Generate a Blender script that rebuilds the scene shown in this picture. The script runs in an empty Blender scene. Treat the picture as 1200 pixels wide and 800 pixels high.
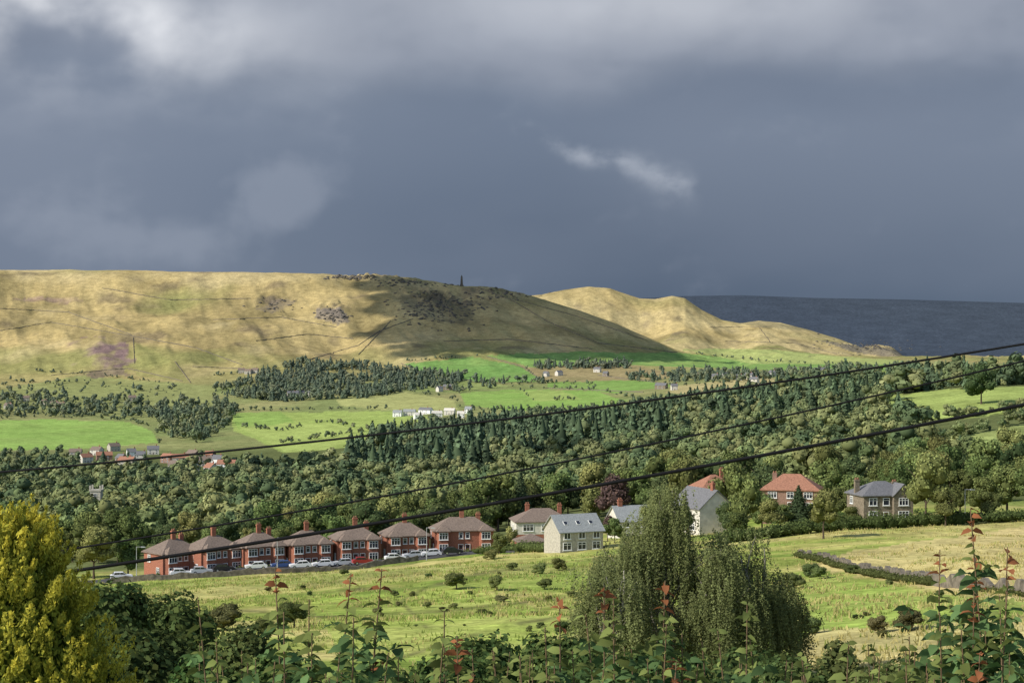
import bpy, math, random
import numpy as np
from mathutils import Vector, Matrix
random.seed(7); R=np.random.default_rng(11)
scene=bpy.context.scene
COL=scene.collection
F=2000.0
scene.view_settings.view_transform='Standard'; scene.view_settings.look='None'; scene.view_settings.exposure=0
# ---------------------------------------------------------------- noise
TAB=R.random((256,256))
def vnoise(x,y):
    x=np.asarray(x,float); y=np.asarray(y,float)
    xi=np.floor(x).astype(int); yi=np.floor(y).astype(int); fx=x-xi; fy=y-yi
    fx=fx*fx*(3-2*fx); fy=fy*fy*(3-2*fy)
    a=TAB[xi&255,yi&255]; b=TAB[(xi+1)&255,yi&255]; c=TAB[xi&255,(yi+1)&255]; d=TAB[(xi+1)&255,(yi+1)&255]
    return (a*(1-fx)+b*fx)*(1-fy)+(c*(1-fx)+d*fx)*fy*1.0
def fbm(x,y,o=4):
    s=0;a=1;t=0
    for i in range(o):
        s=s+a*(vnoise(x*2**i+17.3*i,y*2**i+9.1*i)-.5); t+=a; a*=.5
    return s/t*2
def sst(a,b,x):
    t=np.clip((x-a)/(b-a),0,1); return t*t*(3-2*t)
# ---------------------------------------------------------------- terrain
def pchip(xk,Y,x):
    xk=np.asarray(xk,float); h=np.diff(xk); dl=np.diff(Y,axis=0)/h[:,None]
    m=np.zeros_like(Y)
    a=dl[:-1];b=dl[1:]
    w1=(2*h[1:]+h[:-1])[:,None]; w2=(h[1:]+2*h[:-1])[:,None]
    with np.errstate(all='ignore'):
        mm=(w1+w2)/(w1/a+w2/b)
    m[1:-1]=np.where(a*b>0,mm,0); m[0]=dl[0]; m[-1]=dl[-1]
    x=np.clip(x,xk[0],xk[-1]); i=np.clip(np.searchsorted(xk,x,side='right')-1,0,len(xk)-2)
    hh=h[i][:,None]; s=((x-xk[i])/h[i])[:,None]
    return (2*s**3-3*s**2+1)*Y[i]+(s**3-2*s**2+s)*hh*m[i]+(-2*s**3+3*s**2)*Y[i+1]+(s**3-s**2)*hh*m[i+1]
CXS=[-300,0,150,300,450,600,750,900,1050,1200,1500]
ROWS={
 2:[2600]*9, 10:[1180]*9, 40:[910,910,910,905,900,900,895,890,880], 60:[850,850,850,845,838,836,832,825,815],
 90:[805,805,800,795,790,790,785,775,765],130:[765,765,760,752,745,742,735,722,710],
 180:[728,728,722,712,702,698,690,678,668],250:[702,700,692,680,668,662,652,643,637],
 300:[692,688,680,668,655,645,628,617,613],350:[684,680,670,659,645,628,612,602,600],
 420:[672,668,660,648,634,616,600,590,588],550:[650,645,640,630,615,598,583,568,560],
 750:[618,615,612,605,590,570,545,520,505],950:[590,588,585,575,560,535,505,478,460],
 1150:[565,562,560,548,530,505,473,454,442],1400:[545,543,540,528,510,488,472,462,456],
 1700:[522,522,518,508,492,478,462,455,452],2000:[503,503,498,490,480,468,453,446,446],
 2300:[485,485,480,472,466,456,443,436,437],2600:[465,463,458,455,450,444,434,427,430],
 2800:[450,447,440,438,435,432,428,422,425]}
tf=np.linspace(-.345,.345,800); side=np.array([.37,.4,.45,.52,.62,.75,.95,1.3,2,3.2])
T=np.concatenate([-side[::-1],tf,side])
D=np.concatenate([np.geomspace(2,85,50)[:-1],np.geomspace(85,400,130)[:-1],np.geomspace(400,2600,210)[:-1],np.linspace(2600,4900,215)[:-1],np.geomspace(4900,9800,60)])
PX=np.clip(600+F*T,-300,1500)
def xr(vals):
    v=[vals[0]]+list(vals)+[vals[-1]]
    return pchip(CXS,np.array(v,float)[:,None],PX)[:,0]
def lin(pts): return np.interp(PX,[p[0] for p in pts],[p[1] for p in pts])
r1=lin([(-300,312),(0,317),(60,316),(150,317),(230,319),(300,319),(380,321),(400,323),(440,322),(480,325),(540,334),(580,336),(605,341),(640,351),(680,363),(720,378),(760,395),(790,408),(830,421),(860,424),(1200,424),(1500,424)])
r2=lin([(-300,335),(400,335),(560,350),(635,346),(660,340),(690,336),(715,338),(735,345),(750,350),(768,351),(788,347),(803,350),(822,363),(846,375),(868,379),(890,376),(915,378),(945,385),(985,397),(1010,407),(1030,403),(1045,406),(1062,420),(1200,424),(1500,424)])
r3=lin([(-300,349),(600,350),(740,350),(800,347),(870,346),(950,349),(1060,351),(1200,355),(1500,360)])
foot=xr(ROWS[2800])
dk=[];hk=[]
for d,v in ROWS.items():
    dk.append(d); hk.append(d*(400-xr(v))/F)
for d,f in ((3000,.2),(3200,.46),(3400,.76),(3600,1.)):
    dk.append(d); hk.append(d*(400-(foot+(r1-foot)*f))/F)
dk.append(3850); hk.append(np.where(PX>830,3850*(400-424)/F,3600*(400-r1)/F-18))
hi=sst(560,900,PX)
dk.append(4100); hk.append(hi*4100*(400-(424*.75+r2*.25))/F+(1-hi)*(3600*(400-r1)/F-40))
dk.append(4350); hk.append(4350*(400-(424*.4+r2*.6))/F*hi+(1-hi)*(3600*(400-r1)/F-50))
dk.append(4650); hk.append(4650*(400-r2)/F)
dk.append(5000); hk.append(4650*(400-r2)/F-25)
dk.append(5600); hk.append(5600*(400-412)/F+0*PX)
dk.append(6300); hk.append(6300*(400-(412*.45+r3*.55))/F)
dk.append(7000); hk.append(7000*(400-r3)/F)
dk.append(9800); hk.append(7000*(400-r3)/F-120)
H=pchip(np.log(dk),np.array(hk),np.log(D)).T   # [t,d]
TT,DD=np.meshgrid(T,D,indexing='ij'); XX=TT*DD; YY=DD
hm=sst(2700,3000,DD)*(1-.92*sst(5000,5300,DD))
crest=1-.85*np.exp(-((DD-3600)/110)**2)-.85*np.exp(-((DD-4650)/130)**2)-.85*np.exp(-((DD-7000)/400)**2)
n1=fbm(XX/290,YY/260,5); n2=1-2*np.abs(fbm(XX/140+5+YY/500,YY/260+3,4)); n3=1-2*np.abs(fbm(XX/48+YY/140,YY/200+13,4))
H=H+hm*crest*(n1*23+(n2-.6)*9+(n3-.6)*3.5)
kn=lambda px_,w,d_,wd: np.exp(-((XX/YY*F+600-px_)/w)**2)*np.exp(-((DD-d_)/wd)**2)
H=H+11*kn(800,34,4300,110)+8*kn(910,38,4250,110)+6*kn(1000,28,4300,90)-8*kn(855,24,4300,160)-5*kn(960,20,4300,120)-8*kn(745,22,4380,140)
H=H+10*kn(480,70,3350,110)-9*kn(430,28,3300,150)-8*kn(600,24,3380,130)+8*kn(655,30,3330,100)-6*kn(330,34,3350,150)+7*kn(270,45,3400,110)
rocky=kn(515,45,3440,70)+.9*kn(412,26,3560,30)+.8*kn(392,20,3340,40)+.8*kn(1020,35,4400,120)+.5*kn(320,25,3400,50)+.6*kn(590,40,3550,40)+.6*kn(470,30,3560,30)
H=H+rocky*(np.abs(fbm(XX/22,YY/22,4))*30-6)
md=sst(600,900,DD)*(1-sst(2600,2800,DD)); H=H+md*fbm(XX/180,YY/180,4)*3.5
nr=sst(30,70,DD)*(1-sst(400,600,DD)); H=H+nr*(fbm(XX/28,YY/28,4)*1.1+fbm(XX/5,YY/5,2)*.15)
def hgt(x,y):
    x=np.atleast_1d(np.asarray(x,float)); y=np.atleast_1d(np.asarray(y,float)); t=x/y
    i=np.clip(np.searchsorted(T,t)-1,0,len(T)-2); j=np.clip(np.searchsorted(D,y)-1,0,len(D)-2)
    a=np.clip((t-T[i])/(T[i+1]-T[i]),0,1); b=np.clip((y-D[j])/(D[j+1]-D[j]),0,1)
    return (H[i,j]*(1-a)+H[i+1,j]*a)*(1-b)+(H[i,j+1]*(1-a)+H[i+1,j+1]*a)*b
def at(px,d,up=0.):
    x=(px-600)/F*d; return Vector((x,d,float(hgt(x,d)[0])+up))
DS=np.concatenate([np.geomspace(60,2600,1500),np.linspace(2600,7200,2000)])
def hit(px,py,up=0.):
    t=(px-600)/F; z=hgt(t*DS,DS); s=400-F*z/DS
    k=np.argmax(s<=py)
    if not (s<=py).any(): k=len(DS)-1
    return at(px,float(DS[k]),up)
# ---------------------------------------------------------------- helpers
def lk(o,parent=None):
    COL.objects.link(o)
    if parent is not None: o.parent=parent
    return o
def top(o,label,cat,group=None):
    o["label"]=label; o["category"]=cat
    if group: o["group"]=group
    return o
def mk(name,V,Q,mats,C=None,mi=None,smooth=False):
    me=bpy.data.meshes.new(name); V=np.asarray(V,np.float32); Q=np.asarray(Q,np.int32)
    me.vertices.add(len(V)); me.vertices.foreach_set("co",V.ravel())
    me.loops.add(Q.size); me.loops.foreach_set("vertex_index",Q.ravel())
    me.polygons.add(len(Q)); me.polygons.foreach_set("loop_start",np.arange(0,Q.size,Q.shape[1],dtype=np.int32))
    if mi is not None: me.polygons.foreach_set("material_index",np.asarray(mi,np.int32))
    if smooth: me.polygons.foreach_set("use_smooth",np.ones(len(Q),bool))
    me.update(calc_edges=True)
    if C is not None:
        C=np.asarray(C,np.float32); c4=np.ones((len(V),4),np.float32); c4[:,:3]=C
        me.color_attributes.new("Col",'FLOAT_COLOR','POINT').data.foreach_set("color",c4.ravel())
    for m in (mats if isinstance(mats,(list,tuple)) else [mats]): me.materials.append(m)
    return me
def pm(name,V,Fs,mats,mi=None):
    me=bpy.data.meshes.new(name); me.from_pydata([tuple(v) for v in V],[],Fs); me.update()
    for m in (mats if isinstance(mats,(list,tuple)) else [mats]): me.materials.append(m)
    if mi: me.polygons.foreach_set("material_index",mi)
    return me
class MB:
    def __init__(s): s.V=[];s.F=[];s.M=[]
    def box(s,x0,x1,y0,y1,z0,z1,m=0):
        b=len(s.V); s.V+=[(x0,y0,z0),(x1,y0,z0),(x1,y1,z0),(x0,y1,z0),(x0,y0,z1),(x1,y0,z1),(x1,y1,z1),(x0,y1,z1)]
        for f in ((0,3,2,1),(4,5,6,7),(0,1,5,4),(1,2,6,5),(2,3,7,6),(3,0,4,7)): s.F.append(tuple(b+i for i in f)); s.M.append(m)
    def prism(s,prof,y0,y1,m=0):
        b=len(s.V); n=len(prof)
        s.V+=[(p[0],y0,p[1]) for p in prof]+[(p[0],y1,p[1]) for p in prof]
        s.F.append(tuple(b+i for i in range(n))); s.M.append(m)
        s.F.append(tuple(b+n+i for i in reversed(range(n)))); s.M.append(m)
        for i in range(n):
            j=(i+1)%n; s.F.append((b+j,b+i,b+n+i,b+n+j)); s.M.append(m)
    def poly(s,vs,fs,m=0):
        b=len(s.V); s.V+=list(vs)
        for f in fs: s.F.append(tuple(b+i for i in f)); s.M.append(m)
    def mesh(s,name,mats): return pm(name,s.V,s.F,mats,s.M)
def nodes(name):
    m=bpy.data.materials.new(name); m.use_nodes=True; nt=m.node_tree; nt.nodes.clear()
    return m,nt,nt.nodes,nt.links
def pmat(name,col,rough=.8,var=.25,scale=3.,bump=0.,metal=0.,col2=None,spec=.3):
    m,nt,N,L=nodes(name); o=N.new('ShaderNodeOutputMaterial'); b=N.new('ShaderNodeBsdfPrincipled'); L.new(b.outputs[0],o.inputs[0])
    b.inputs['Roughness'].default_value=rough; b.inputs['Metallic'].default_value=metal; b.inputs['Specular IOR Level'].default_value=spec
    tc=N.new('ShaderNodeTexCoord'); n=N.new('ShaderNodeTexNoise'); n.inputs['Scale'].default_value=scale; n.inputs['Detail'].default_value=6
    L.new(tc.outputs['Object'],n.inputs['Vector'])
    r=N.new('ShaderNodeValToRGB'); L.new(n.outputs[0],r.inputs[0]); r.color_ramp.elements[0].position=.3; r.color_ramp.elements[1].position=.7
    c2=col2 or tuple(min(1,c*(1+var)) for c in col)
    r.color_ramp.elements[0].color=tuple(c*(1-var) for c in col)+(1,); r.color_ramp.elements[1].color=tuple(c2)+(1,)
    L.new(r.outputs[0],b.inputs['Base Color'])
    if bump:
        bp=N.new('ShaderNodeBump'); bp.inputs['Strength'].default_value=bump; L.new(n.outputs[0],bp.inputs['Height']); L.new(bp.outputs[0],b.inputs['Normal'])
    return m
def leafmat(name,trans=.25,ovar=True,gain=1.):
    m,nt,N,L=nodes(name); o=N.new('ShaderNodeOutputMaterial'); a=N.new('ShaderNodeAttribute'); a.attribute_name='Col'
    src=a.outputs['Color']
    if ovar:
        h=N.new('ShaderNodeHueSaturation'); L.new(src,h.inputs['Color'])
        oi=N.new('ShaderNodeObjectInfo'); mr=N.new('ShaderNodeMapRange'); L.new(oi.outputs['Random'],mr.inputs[0]); mr.inputs[3].default_value=.475; mr.inputs[4].default_value=.52
        L.new(mr.outputs[0],h.inputs['Hue'])
        m2=N.new('ShaderNodeMath'); m2.operation='MULTIPLY'; m2.inputs[1].default_value=7.31; L.new(oi.outputs['Random'],m2.inputs[0])
        m3=N.new('ShaderNodeMath'); m3.operation='FRACT'; L.new(m2.outputs[0],m3.inputs[0])
        m4=N.new('ShaderNodeMapRange'); L.new(m3.outputs[0],m4.inputs[0]); m4.inputs[3].default_value=.65*gain; m4.inputs[4].default_value=1.35*gain
        L.new(m4.outputs[0],h.inputs['Value']); src=h.outputs[0]
    d=N.new('ShaderNodeBsdfDiffuse'); L.new(src,d.inputs[0])
    if trans>0:
        t=N.new('ShaderNodeBsdfTranslucent'); mx=N.new('ShaderNodeMixShader'); mx.inputs[0].default_value=trans
        L.new(src,t.inputs[0]); L.new(d.outputs[0],mx.inputs[1]); L.new(t.outputs[0],mx.inputs[2]); L.new(mx.outputs[0],o.inputs[0])
    else: L.new(d.outputs[0],o.inputs[0])
    return m
M_leaf=leafmat('foliage_leaves',.2); M_wood=leafmat('woodland_leaves',0,False); M_near=leafmat('shrub_leaves',.35,False)
M_bark=pmat('bark',(.09,.065,.045),.9,.4,6,.5); M_birch=pmat('birch_bark',(.26,.24,.20),.8,.6,4,.3)
M_brick=pmat('red_brick',(.30,.12,.075),.85,.35,5); M_brick2=pmat('orange_brick',(.25,.155,.115),.85,.3,4)
M_stone=pmat('dark_gritstone',(.20,.165,.12),.9,.4,3,.4); M_cream=pmat('cream_stone',(.40,.375,.31),.85,.25,3,.2)
M_white=pmat('white_paint',(.78,.78,.75),.5,.04,2); M_render=pmat('white_render',(.58,.55,.48),.8,.15,1.2)
M_tile=pmat('brown_roof_tile',(.19,.145,.115),.85,.35,4,.3); M_redtile=pmat('red_roof_tile',(.31,.15,.095),.8,.35,4,.3)
M_slate=pmat('grey_slate',(.15,.15,.155),.6,.3,4,.3); M_lslate=pmat('pale_slate',(.27,.285,.28),.6,.25,4,.2)
M_glass=pmat('window_glass',(.03,.035,.045),.12,.3,1,spec=.6); M_dark=pmat('dark_metal',(.03,.03,.03),.6)
M_door=pmat('painted_door',(.12,.04,.03),.5); M_asph=pmat('asphalt',(.055,.055,.058),.9,.25,2,.2)
M_wallst=pmat('drystone',(.15,.13,.10),.95,.5,1.5,.6); M_rock=pmat('gritstone_rock',(.10,.09,.076),.95,.4,.3,.5)
M_shade_cloud=pmat('shade_cloud_matte',(.8,.8,.82),1,.05,.01,spec=0)
M_cable=pmat('cable_sheath',(.010,.010,.011),.7,spec=.1)
M_tyre=pmat('tyre_rubber',(.015,.015,.015),.9); M_alloy=pmat('alloy',(.5,.5,.52),.35,metal=.8); M_galv=pmat('galvanised_steel',(.45,.46,.47),.5,metal=.3)
M_lamp=pmat('headlight_lens',(.7,.7,.7),.15)
# ---------------------------------------------------------------- ground colour
P=600+F*TT; S=400-F*H/DD
wx=P+fbm(XX/DD*160,S/16,3)*4; wy=S+fbm(P/26,S/14+40,3)*1.6
C=np.zeros(P.shape+(3,)); 
def ip(poly,x,y):
    r=np.zeros(x.shape,bool); n=len(poly)
    for i in range(n):
        x1,y1=poly[i]; x2,y2=poly[(i+1)%n]
        if y1==y2: continue
        c=((y1>y)!=(y2>y))&(x<(x2-x1)*(y-y1)/(y2-y1)+x1); r^=c
    return r
def setc(mask,c,a=1.):
    a=np.asarray(mask,float)*a; C[:]=C*(1-a[...,None])+np.array(c)*a[...,None]
setc(DD>0,(.32,.345,.09))
nm=fbm(XX/40,YY/16,4); nmm=fbm(XX/9+7,YY/5,3); nmx=fbm(XX/18+31,YY/45+8,4)
setc(DD<430,(.48,.42,.165),np.clip(.18+nm*1.7+nmm*1.1,0,.9)); setc(DD<430,(.17,.25,.05),np.clip(-nm*1.8-nmm*1.1+.05,0,.85)); setc(DD<430,(.13,.135,.05),np.clip(nmx*2.6-.75,0,.7))
setc(sst(380,440,DD)*1.,(.12,.14,.055))
setc(sst(1500,1700,DD),(.20,.235,.09)); 
nf=fbm(XX/120,YY/120,4); setc(sst(1500,1700,DD),(.30,.28,.125),np.clip(.3+nf,0,.8))
hillf=sst(2650,2950,DD)
setc(hillf,(.44,.345,.155))
st=fbm(XX/30+YY/100,YY/220,4)
setc(hillf,(.26,.21,.095),np.clip(.3+fbm(XX/130,YY/130,5)*1.7+st*.5,0,.9)); setc(hillf,(.21,.22,.08),np.clip(fbm(XX/220+9,YY/200,4)*1.4+sst(390,425,S)*.8-.15,0,.8))
setc(hillf,(.50,.41,.215),np.clip(sst(345,318,S)*.5+fbm(XX/90,YY/80,4)-.1,0,.7))
setc(hillf,(.15,.12,.08),np.clip(fbm(XX/80+3,YY/60+8,5)*2.6-.85,0,.65))
setc(hillf*np.clip(rocky,0,1),(.12,.102,.08),np.clip(.45+fbm(XX/15,YY/15,3)*2,0,.9))
setc((DD>3900)&(DD<5100),(.48,.39,.19),np.clip(.45+fbm(XX/80,YY/80,4)*1.3,0,.9)); setc((DD>3900)&(DD<5100),(.17,.14,.095),np.clip(fbm(XX/60+3,YY/60+8,5)*2.4-.8,0,.6))
setc(sst(5000,5300,DD),(.052,.067,.090)); setc(sst(5000,5300,DD),(.060,.075,.094),np.clip(.4+fbm(XX/900,YY/3000,3),0,1))  # far moor: haze and cloud shadow put into a dark blue-grey colour
def fld(poly,c,d0=1500,d1=5000,a=.95,br=.3):
    setc(ip(poly,wx,wy)&(DD>d0)&(DD<d1),c,a*(1-br*np.clip(.2+fbm(XX/50,YY/50,3),0,1)))
G1=(.22,.35,.085);G2=(.30,.38,.105);G3=(.35,.36,.14);G4=(.16,.295,.08);ST=(.40,.34,.165)
fld([(0,456),(90,440),(250,452),(262,480),(180,492),(0,480)],(.25,.27,.105))
fld([(-40,494),(60,491),(150,494),(178,504),(184,518),(100,526),(-40,528)],(.25,.38,.095))
fld([(270,484),(455,481),(505,490),(470,505),(400,527),(345,538),(310,520),(275,505)],G2)
fld([(270,484),(330,482),(345,495),(280,502)],(.24,.35,.09))
fld([(280,500),(380,495),(430,505),(380,528),(340,532)],(.33,.40,.12))
fld([(395,466),(470,459),(530,469),(535,480),(450,480),(400,475)],G3)
fld([(470,426),(560,419),(612,430),(635,447),(560,447),(500,440)],G4)
fld([(540,460),(610,456),(700,459),(737,470),(700,478),(600,481),(545,474)],G1)
fld([(610,457),(660,458),(680,468),(625,470)],(.29,.37,.11))
fld([(610,430),(740,426),(805,440),(760,446),(640,447)],(.29,.235,.12))
fld([(640,447),(760,446),(800,452),(720,460),(640,455)],(.19,.31,.08))
fld([(470,448),(540,446),(600,452),(540,459),(470,458)],(.24,.29,.10))
fld([(570,416),(700,412),(800,414),(900,424),(1050,424),(1050,433),(880,433),(740,427),(620,430)],(.18,.30,.085))
fld([(800,410),(880,408),(1000,418),(1060,422),(1040,427),(880,426)],(.32,.37,.13))
fld([(790,452),(870,444),(950,444),(950,456),(850,461),(780,461)],ST)
fld([(950,436),(1080,432),(1080,446),(960,448)],(.26,.34,.10))
HP=np.clip(.55+fbm(XX/35,YY/45,4)*2.2,0,1)
for poly_,c_,a_ in (([(75,402),(110,396),(150,402),(156,428),(110,430),(70,424)],(.20,.125,.15),.8),([(80,428),(140,425),(150,442),(90,440)],(.17,.12,.12),.6),([(0,350),(60,348),(120,352),(60,357)],(.24,.16,.15),.6)):
    setc(ip(poly_,wx+fbm(XX/25,YY/25,3)*9,wy+fbm(XX/25+4,YY/25,3)*5)&(DD>2600)&(DD<4000),c_,a_*HP)
fld([(158,400),(205,425),(220,448),(160,440)],(.25,.25,.09),2600,4000,.6)
fld([(372,362),(400,360),(411,378),(395,381),(370,372)],(.15,.135,.14),2600,4000,.8)
fld([(300,362),(330,350),(350,352),(320,368)],(.18,.15,.13),2600,4000,.5)
fld([(465,345),(520,342),(560,368),(545,380),(500,376),(470,360)],(.12,.105,.07),2600,4000,.5)
fld([(960,398),(1062,412),(1062,421),(1000,412)],(.13,.12,.105),3900,5100,.8)
fld([(830,372),(900,376),(960,388),(900,384)],(.18,.17,.11),3900,5100,.5)
fld([(1038,464),(1120,455),(1230,451),(1230,480),(1100,492),(1042,486)],(.31,.38,.11),600,1500)
fld([(1060,522),(1150,507),(1230,492),(1230,553),(1080,550)],(.31,.36,.12),400,1300)
fld([(985,519),(1060,516),(1075,525),(1000,545),(985,540)],(.21,.19,.09),400,1300,.7)
fld([(930,668),(1000,645),(1200,617),(1230,617),(1230,706),(1090,690),(1000,672)],(.58,.465,.215),130,330,.9)
fld([(935,672),(1000,676),(1090,694),(1230,708),(1230,722),(1100,735),(940,740)],(.26,.36,.075),100,240,.8)
fld([(940,740),(1230,720),(1230,800),(940,800)],(.50,.42,.19),80,200,.8)
fld([(360,700),(560,690),(700,735),(560,780),(400,770)],(.28,.38,.075),90,300,.6)
fld([(150,690),(340,672),(480,665),(640,655),(600,672),(350,690),(200,702)],(.38,.39,.13),200,345,.6)
fld([(560,665),(690,650),(690,700),(600,700)],(.27,.35,.08),200,345,.5)
for pl in ([(650,660),(560,672),(495,690),(470,705),(500,735)],[(700,715),(610,730),(560,742),(470,770)],[(330,700),(420,690),(495,690)],[(250,712),(380,722),(520,716),(660,700)]):
    for a,b in zip(pl[:-1],pl[1:]):
        ax=np.array(a,float); bx=np.array(b,float); l2=((bx-ax)**2).sum(); tt=np.clip(((P-ax[0])*(bx[0]-ax[0])+(S-ax[1])*(bx[1]-ax[1]))/l2,0,1)
        dd=np.hypot(P-ax[0]-tt*(bx[0]-ax[0]),(S-ax[1]-tt*(bx[1]-ax[1]))*2.5); setc((DD<340)&(DD>80),(.13,.125,.055),np.exp(-(dd/5)**2)*np.clip(.6+nmm,0,.85))
nT,nD=P.shape
V=np.stack([XX,YY,H],-1).reshape(-1,3)
idx=np.arange(nT*nD).reshape(nT,nD)
Q=np.stack([idx[:-1,:-1],idx[1:,:-1],idx[1:,1:],idx[:-1,1:]],-1).reshape(-1,4)
mg,nt,N,L=nodes('ground_cover'); o=N.new('ShaderNodeOutputMaterial'); d=N.new('ShaderNodeBsdfDiffuse'); L.new(d.outputs[0],o.inputs[0])
a=N.new('ShaderNodeAttribute'); a.attribute_name='Col'; g=N.new('ShaderNodeNewGeometry')
last=a.outputs['Color']
for sc,lo,hi_ in ((.012,.88,1.12),(.09,.76,1.24),(.7,.70,1.3),(4.,.8,1.2)):
    n=N.new('ShaderNodeTexNoise'); n.inputs['Scale'].default_value=sc; n.inputs['Detail'].default_value=4; n.inputs['Roughness'].default_value=.65; L.new(g.outputs['Position'],n.inputs['Vector'])
    r=N.new('ShaderNodeMapRange'); r.inputs[1].default_value=.32; r.inputs[2].default_value=.68; r.inputs[3].default_value=lo; r.inputs[4].default_value=hi_; L.new(n.outputs[0],r.inputs[0])
    v=N.new('ShaderNodeVectorMath'); v.operation='SCALE'; L.new(last,v.inputs[0]); L.new(r.outputs[0],v.inputs['Scale']); last=v.outputs[0]
L.new(last,d.inputs[0])
bp=N.new('ShaderNodeBump'); bp.inputs['Strength'].default_value=.4; bp.inputs['Distance'].default_value=1.5; n=N.new('ShaderNodeTexNoise'); n.inputs['Scale'].default_value=.25; n.inputs['Detail'].default_value=6; L.new(g.outputs['Position'],n.inputs['Vector']); L.new(n.outputs[0],bp.inputs['Height']); L.new(bp.outputs[0],d.inputs['Normal'])
ter=lk(bpy.data.objects.new('terrain',mk('terrain',V,Q,mg,C.reshape(-1,3),smooth=True))); ter["kind"]="structure"; ter["label"]="moorland hills and green valley fields"
# ---------------------------------------------------------------- foliage builders
def quads(Cn,Nn,sz,asp=1.):
    n=len(Cn); Nn=Nn/np.linalg.norm(Nn,axis=1,keepdims=True)
    r=R.normal(size=(n,3)); t=np.cross(Nn,r); t/=np.linalg.norm(t,axis=1,keepdims=True)+1e-9; b=np.cross(Nn,t)
    sz=(np.broadcast_to(sz,(n,))*R.uniform(.6,1.3,n))[:,None]; k=R.uniform(.6,1.3,(4,n,1))
    V=np.stack([Cn-t*sz*.5*k[0],Cn-b*sz*.5*asp*k[1],Cn+t*sz*.5*k[2],Cn+b*sz*.5*asp*k[3]],1).reshape(-1,3)
    return V,np.arange(4*n).reshape(n,4)
def cubesphere():
    vs={};Vv=[];Qq=[]
    for ax in range(3):
        for sg in (-1,1):
            for i in range(2):
                for j in range(2):
                    q=[]
                    for a,b in ((i,j),(i+1,j),(i+1,j+1),(i,j+1)):
                        p=[0,0,0]; p[ax]=sg; p[(ax+1)%3]=a-1; p[(ax+2)%3]=b-1; p=tuple(p)
                        if p not in vs: vs[p]=len(Vv); Vv.append(np.array(p,float)/np.linalg.norm(p))
                        q.append(vs[p])
                    Qq.append(q if sg>0 else q[::-1])
    return np.array(Vv),np.array(Qq)
CSV,CSQ=cubesphere()
class Acc:
    def __init__(s): s.V=[];s.Q=[];s.C=[];s.n=0
    def add(s,V,Q,C):
        s.V.append(V);s.Q.append(Q+s.n);s.C.append(np.broadcast_to(C,(len(V),3)));s.n+=len(V)
    def get(s): return np.concatenate(s.V),np.concatenate(s.Q),np.concatenate(s.C)
def crown(n,Rx,Hc,z0,leaf,base,lumps=9,colv=.35,cored=.6,jit=.4):
    A=Acc(); Cs=[];Rs=[]
    for i in range(lumps):
        th=R.uniform(0,6.28); zz=R.uniform(.18,.85); env=math.sin(math.pi*min(.97,zz*.82+.16))**.7
        rr=Rx*env*R.uniform(.25,.68); Cs.append((math.cos(th)*rr,math.sin(th)*rr,z0+zz*Hc)); Rs.append(Rx*R.uniform(.26,.44))
    Cs.append((0,0,z0+Hc*.5)); Rs.append(Rx*.5)
    Cs=np.array(Cs);Rs=np.array(Rs); zs=min(1.35,Hc/(2*Rx))
    base=np.array(base)
    for c,r in zip(Cs,Rs):
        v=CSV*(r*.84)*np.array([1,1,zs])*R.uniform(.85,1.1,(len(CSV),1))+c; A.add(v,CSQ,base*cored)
    k=R.choice(len(Cs),n,p=Rs**2/(Rs**2).sum()); dr=R.normal(size=(n,3)); dr/=np.linalg.norm(dr,axis=1,keepdims=True)
    dr[:,2]=np.where(dr[:,2]<-.4,-dr[:,2],dr[:,2])
    rad=Rs[k]*R.uniform(.78,1.2,n)
    c=Cs[k]+dr*rad[:,None]*np.array([1,1,zs])
    V,Qd=quads(c,dr+R.normal(size=(n,3))*jit,leaf)
    lt=R.uniform(.8,1.2,len(Cs))[k][:,None]
    col=base*lt*(1+R.uniform(-colv,colv,(n,1)))+R.uniform(-.01,.014,(n,1))*np.array([1.3,.6,0]); A.add(V,Qd,np.repeat(np.clip(col,.005,1.6),4,0))
    return A.get()
def conifer(n,Rb,Hc,z0,leaf,base):
    A=Acc(); base=np.array(base); k=8
    th=np.arange(k)*2*np.pi/k
    zs=[0,.12,.4,.7,.97]; rs=[.35,.72,.5,.26,.02]
    v=np.concatenate([np.stack([np.cos(th)*Rb*r,np.sin(th)*Rb*r,np.full(k,z0+Hc*z)],1) for z,r in zip(zs,rs)])
    q=[[i*k+j,i*k+(j+1)%k,(i+1)*k+(j+1)%k,(i+1)*k+j] for i in range(4) for j in range(k)]
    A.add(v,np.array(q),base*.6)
    u=1-np.sqrt(R.uniform(0,1,n)); u=np.clip(u,0,.99); tier=.5+.5*np.abs(np.sin(u*28)); th=R.uniform(0,6.28,n)
    rr=Rb*(1-u)**.85*(.72+.38*tier)*R.uniform(.7,1.15,n)*np.minimum(1,u*6+.5); c=np.stack([np.cos(th)*rr,np.sin(th)*rr,z0+u*Hc],1)
    nn=np.stack([np.cos(th),np.sin(th),np.full(n,.7)],1)+R.normal(size=(n,3))*.3
    V,Qd=quads(c,nn,leaf*(1.1-.5*u)); A.add(V,Qd,np.repeat(base*(1+R.uniform(-.3,.3,(n,1))),4,0))
    return A.get()
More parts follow.
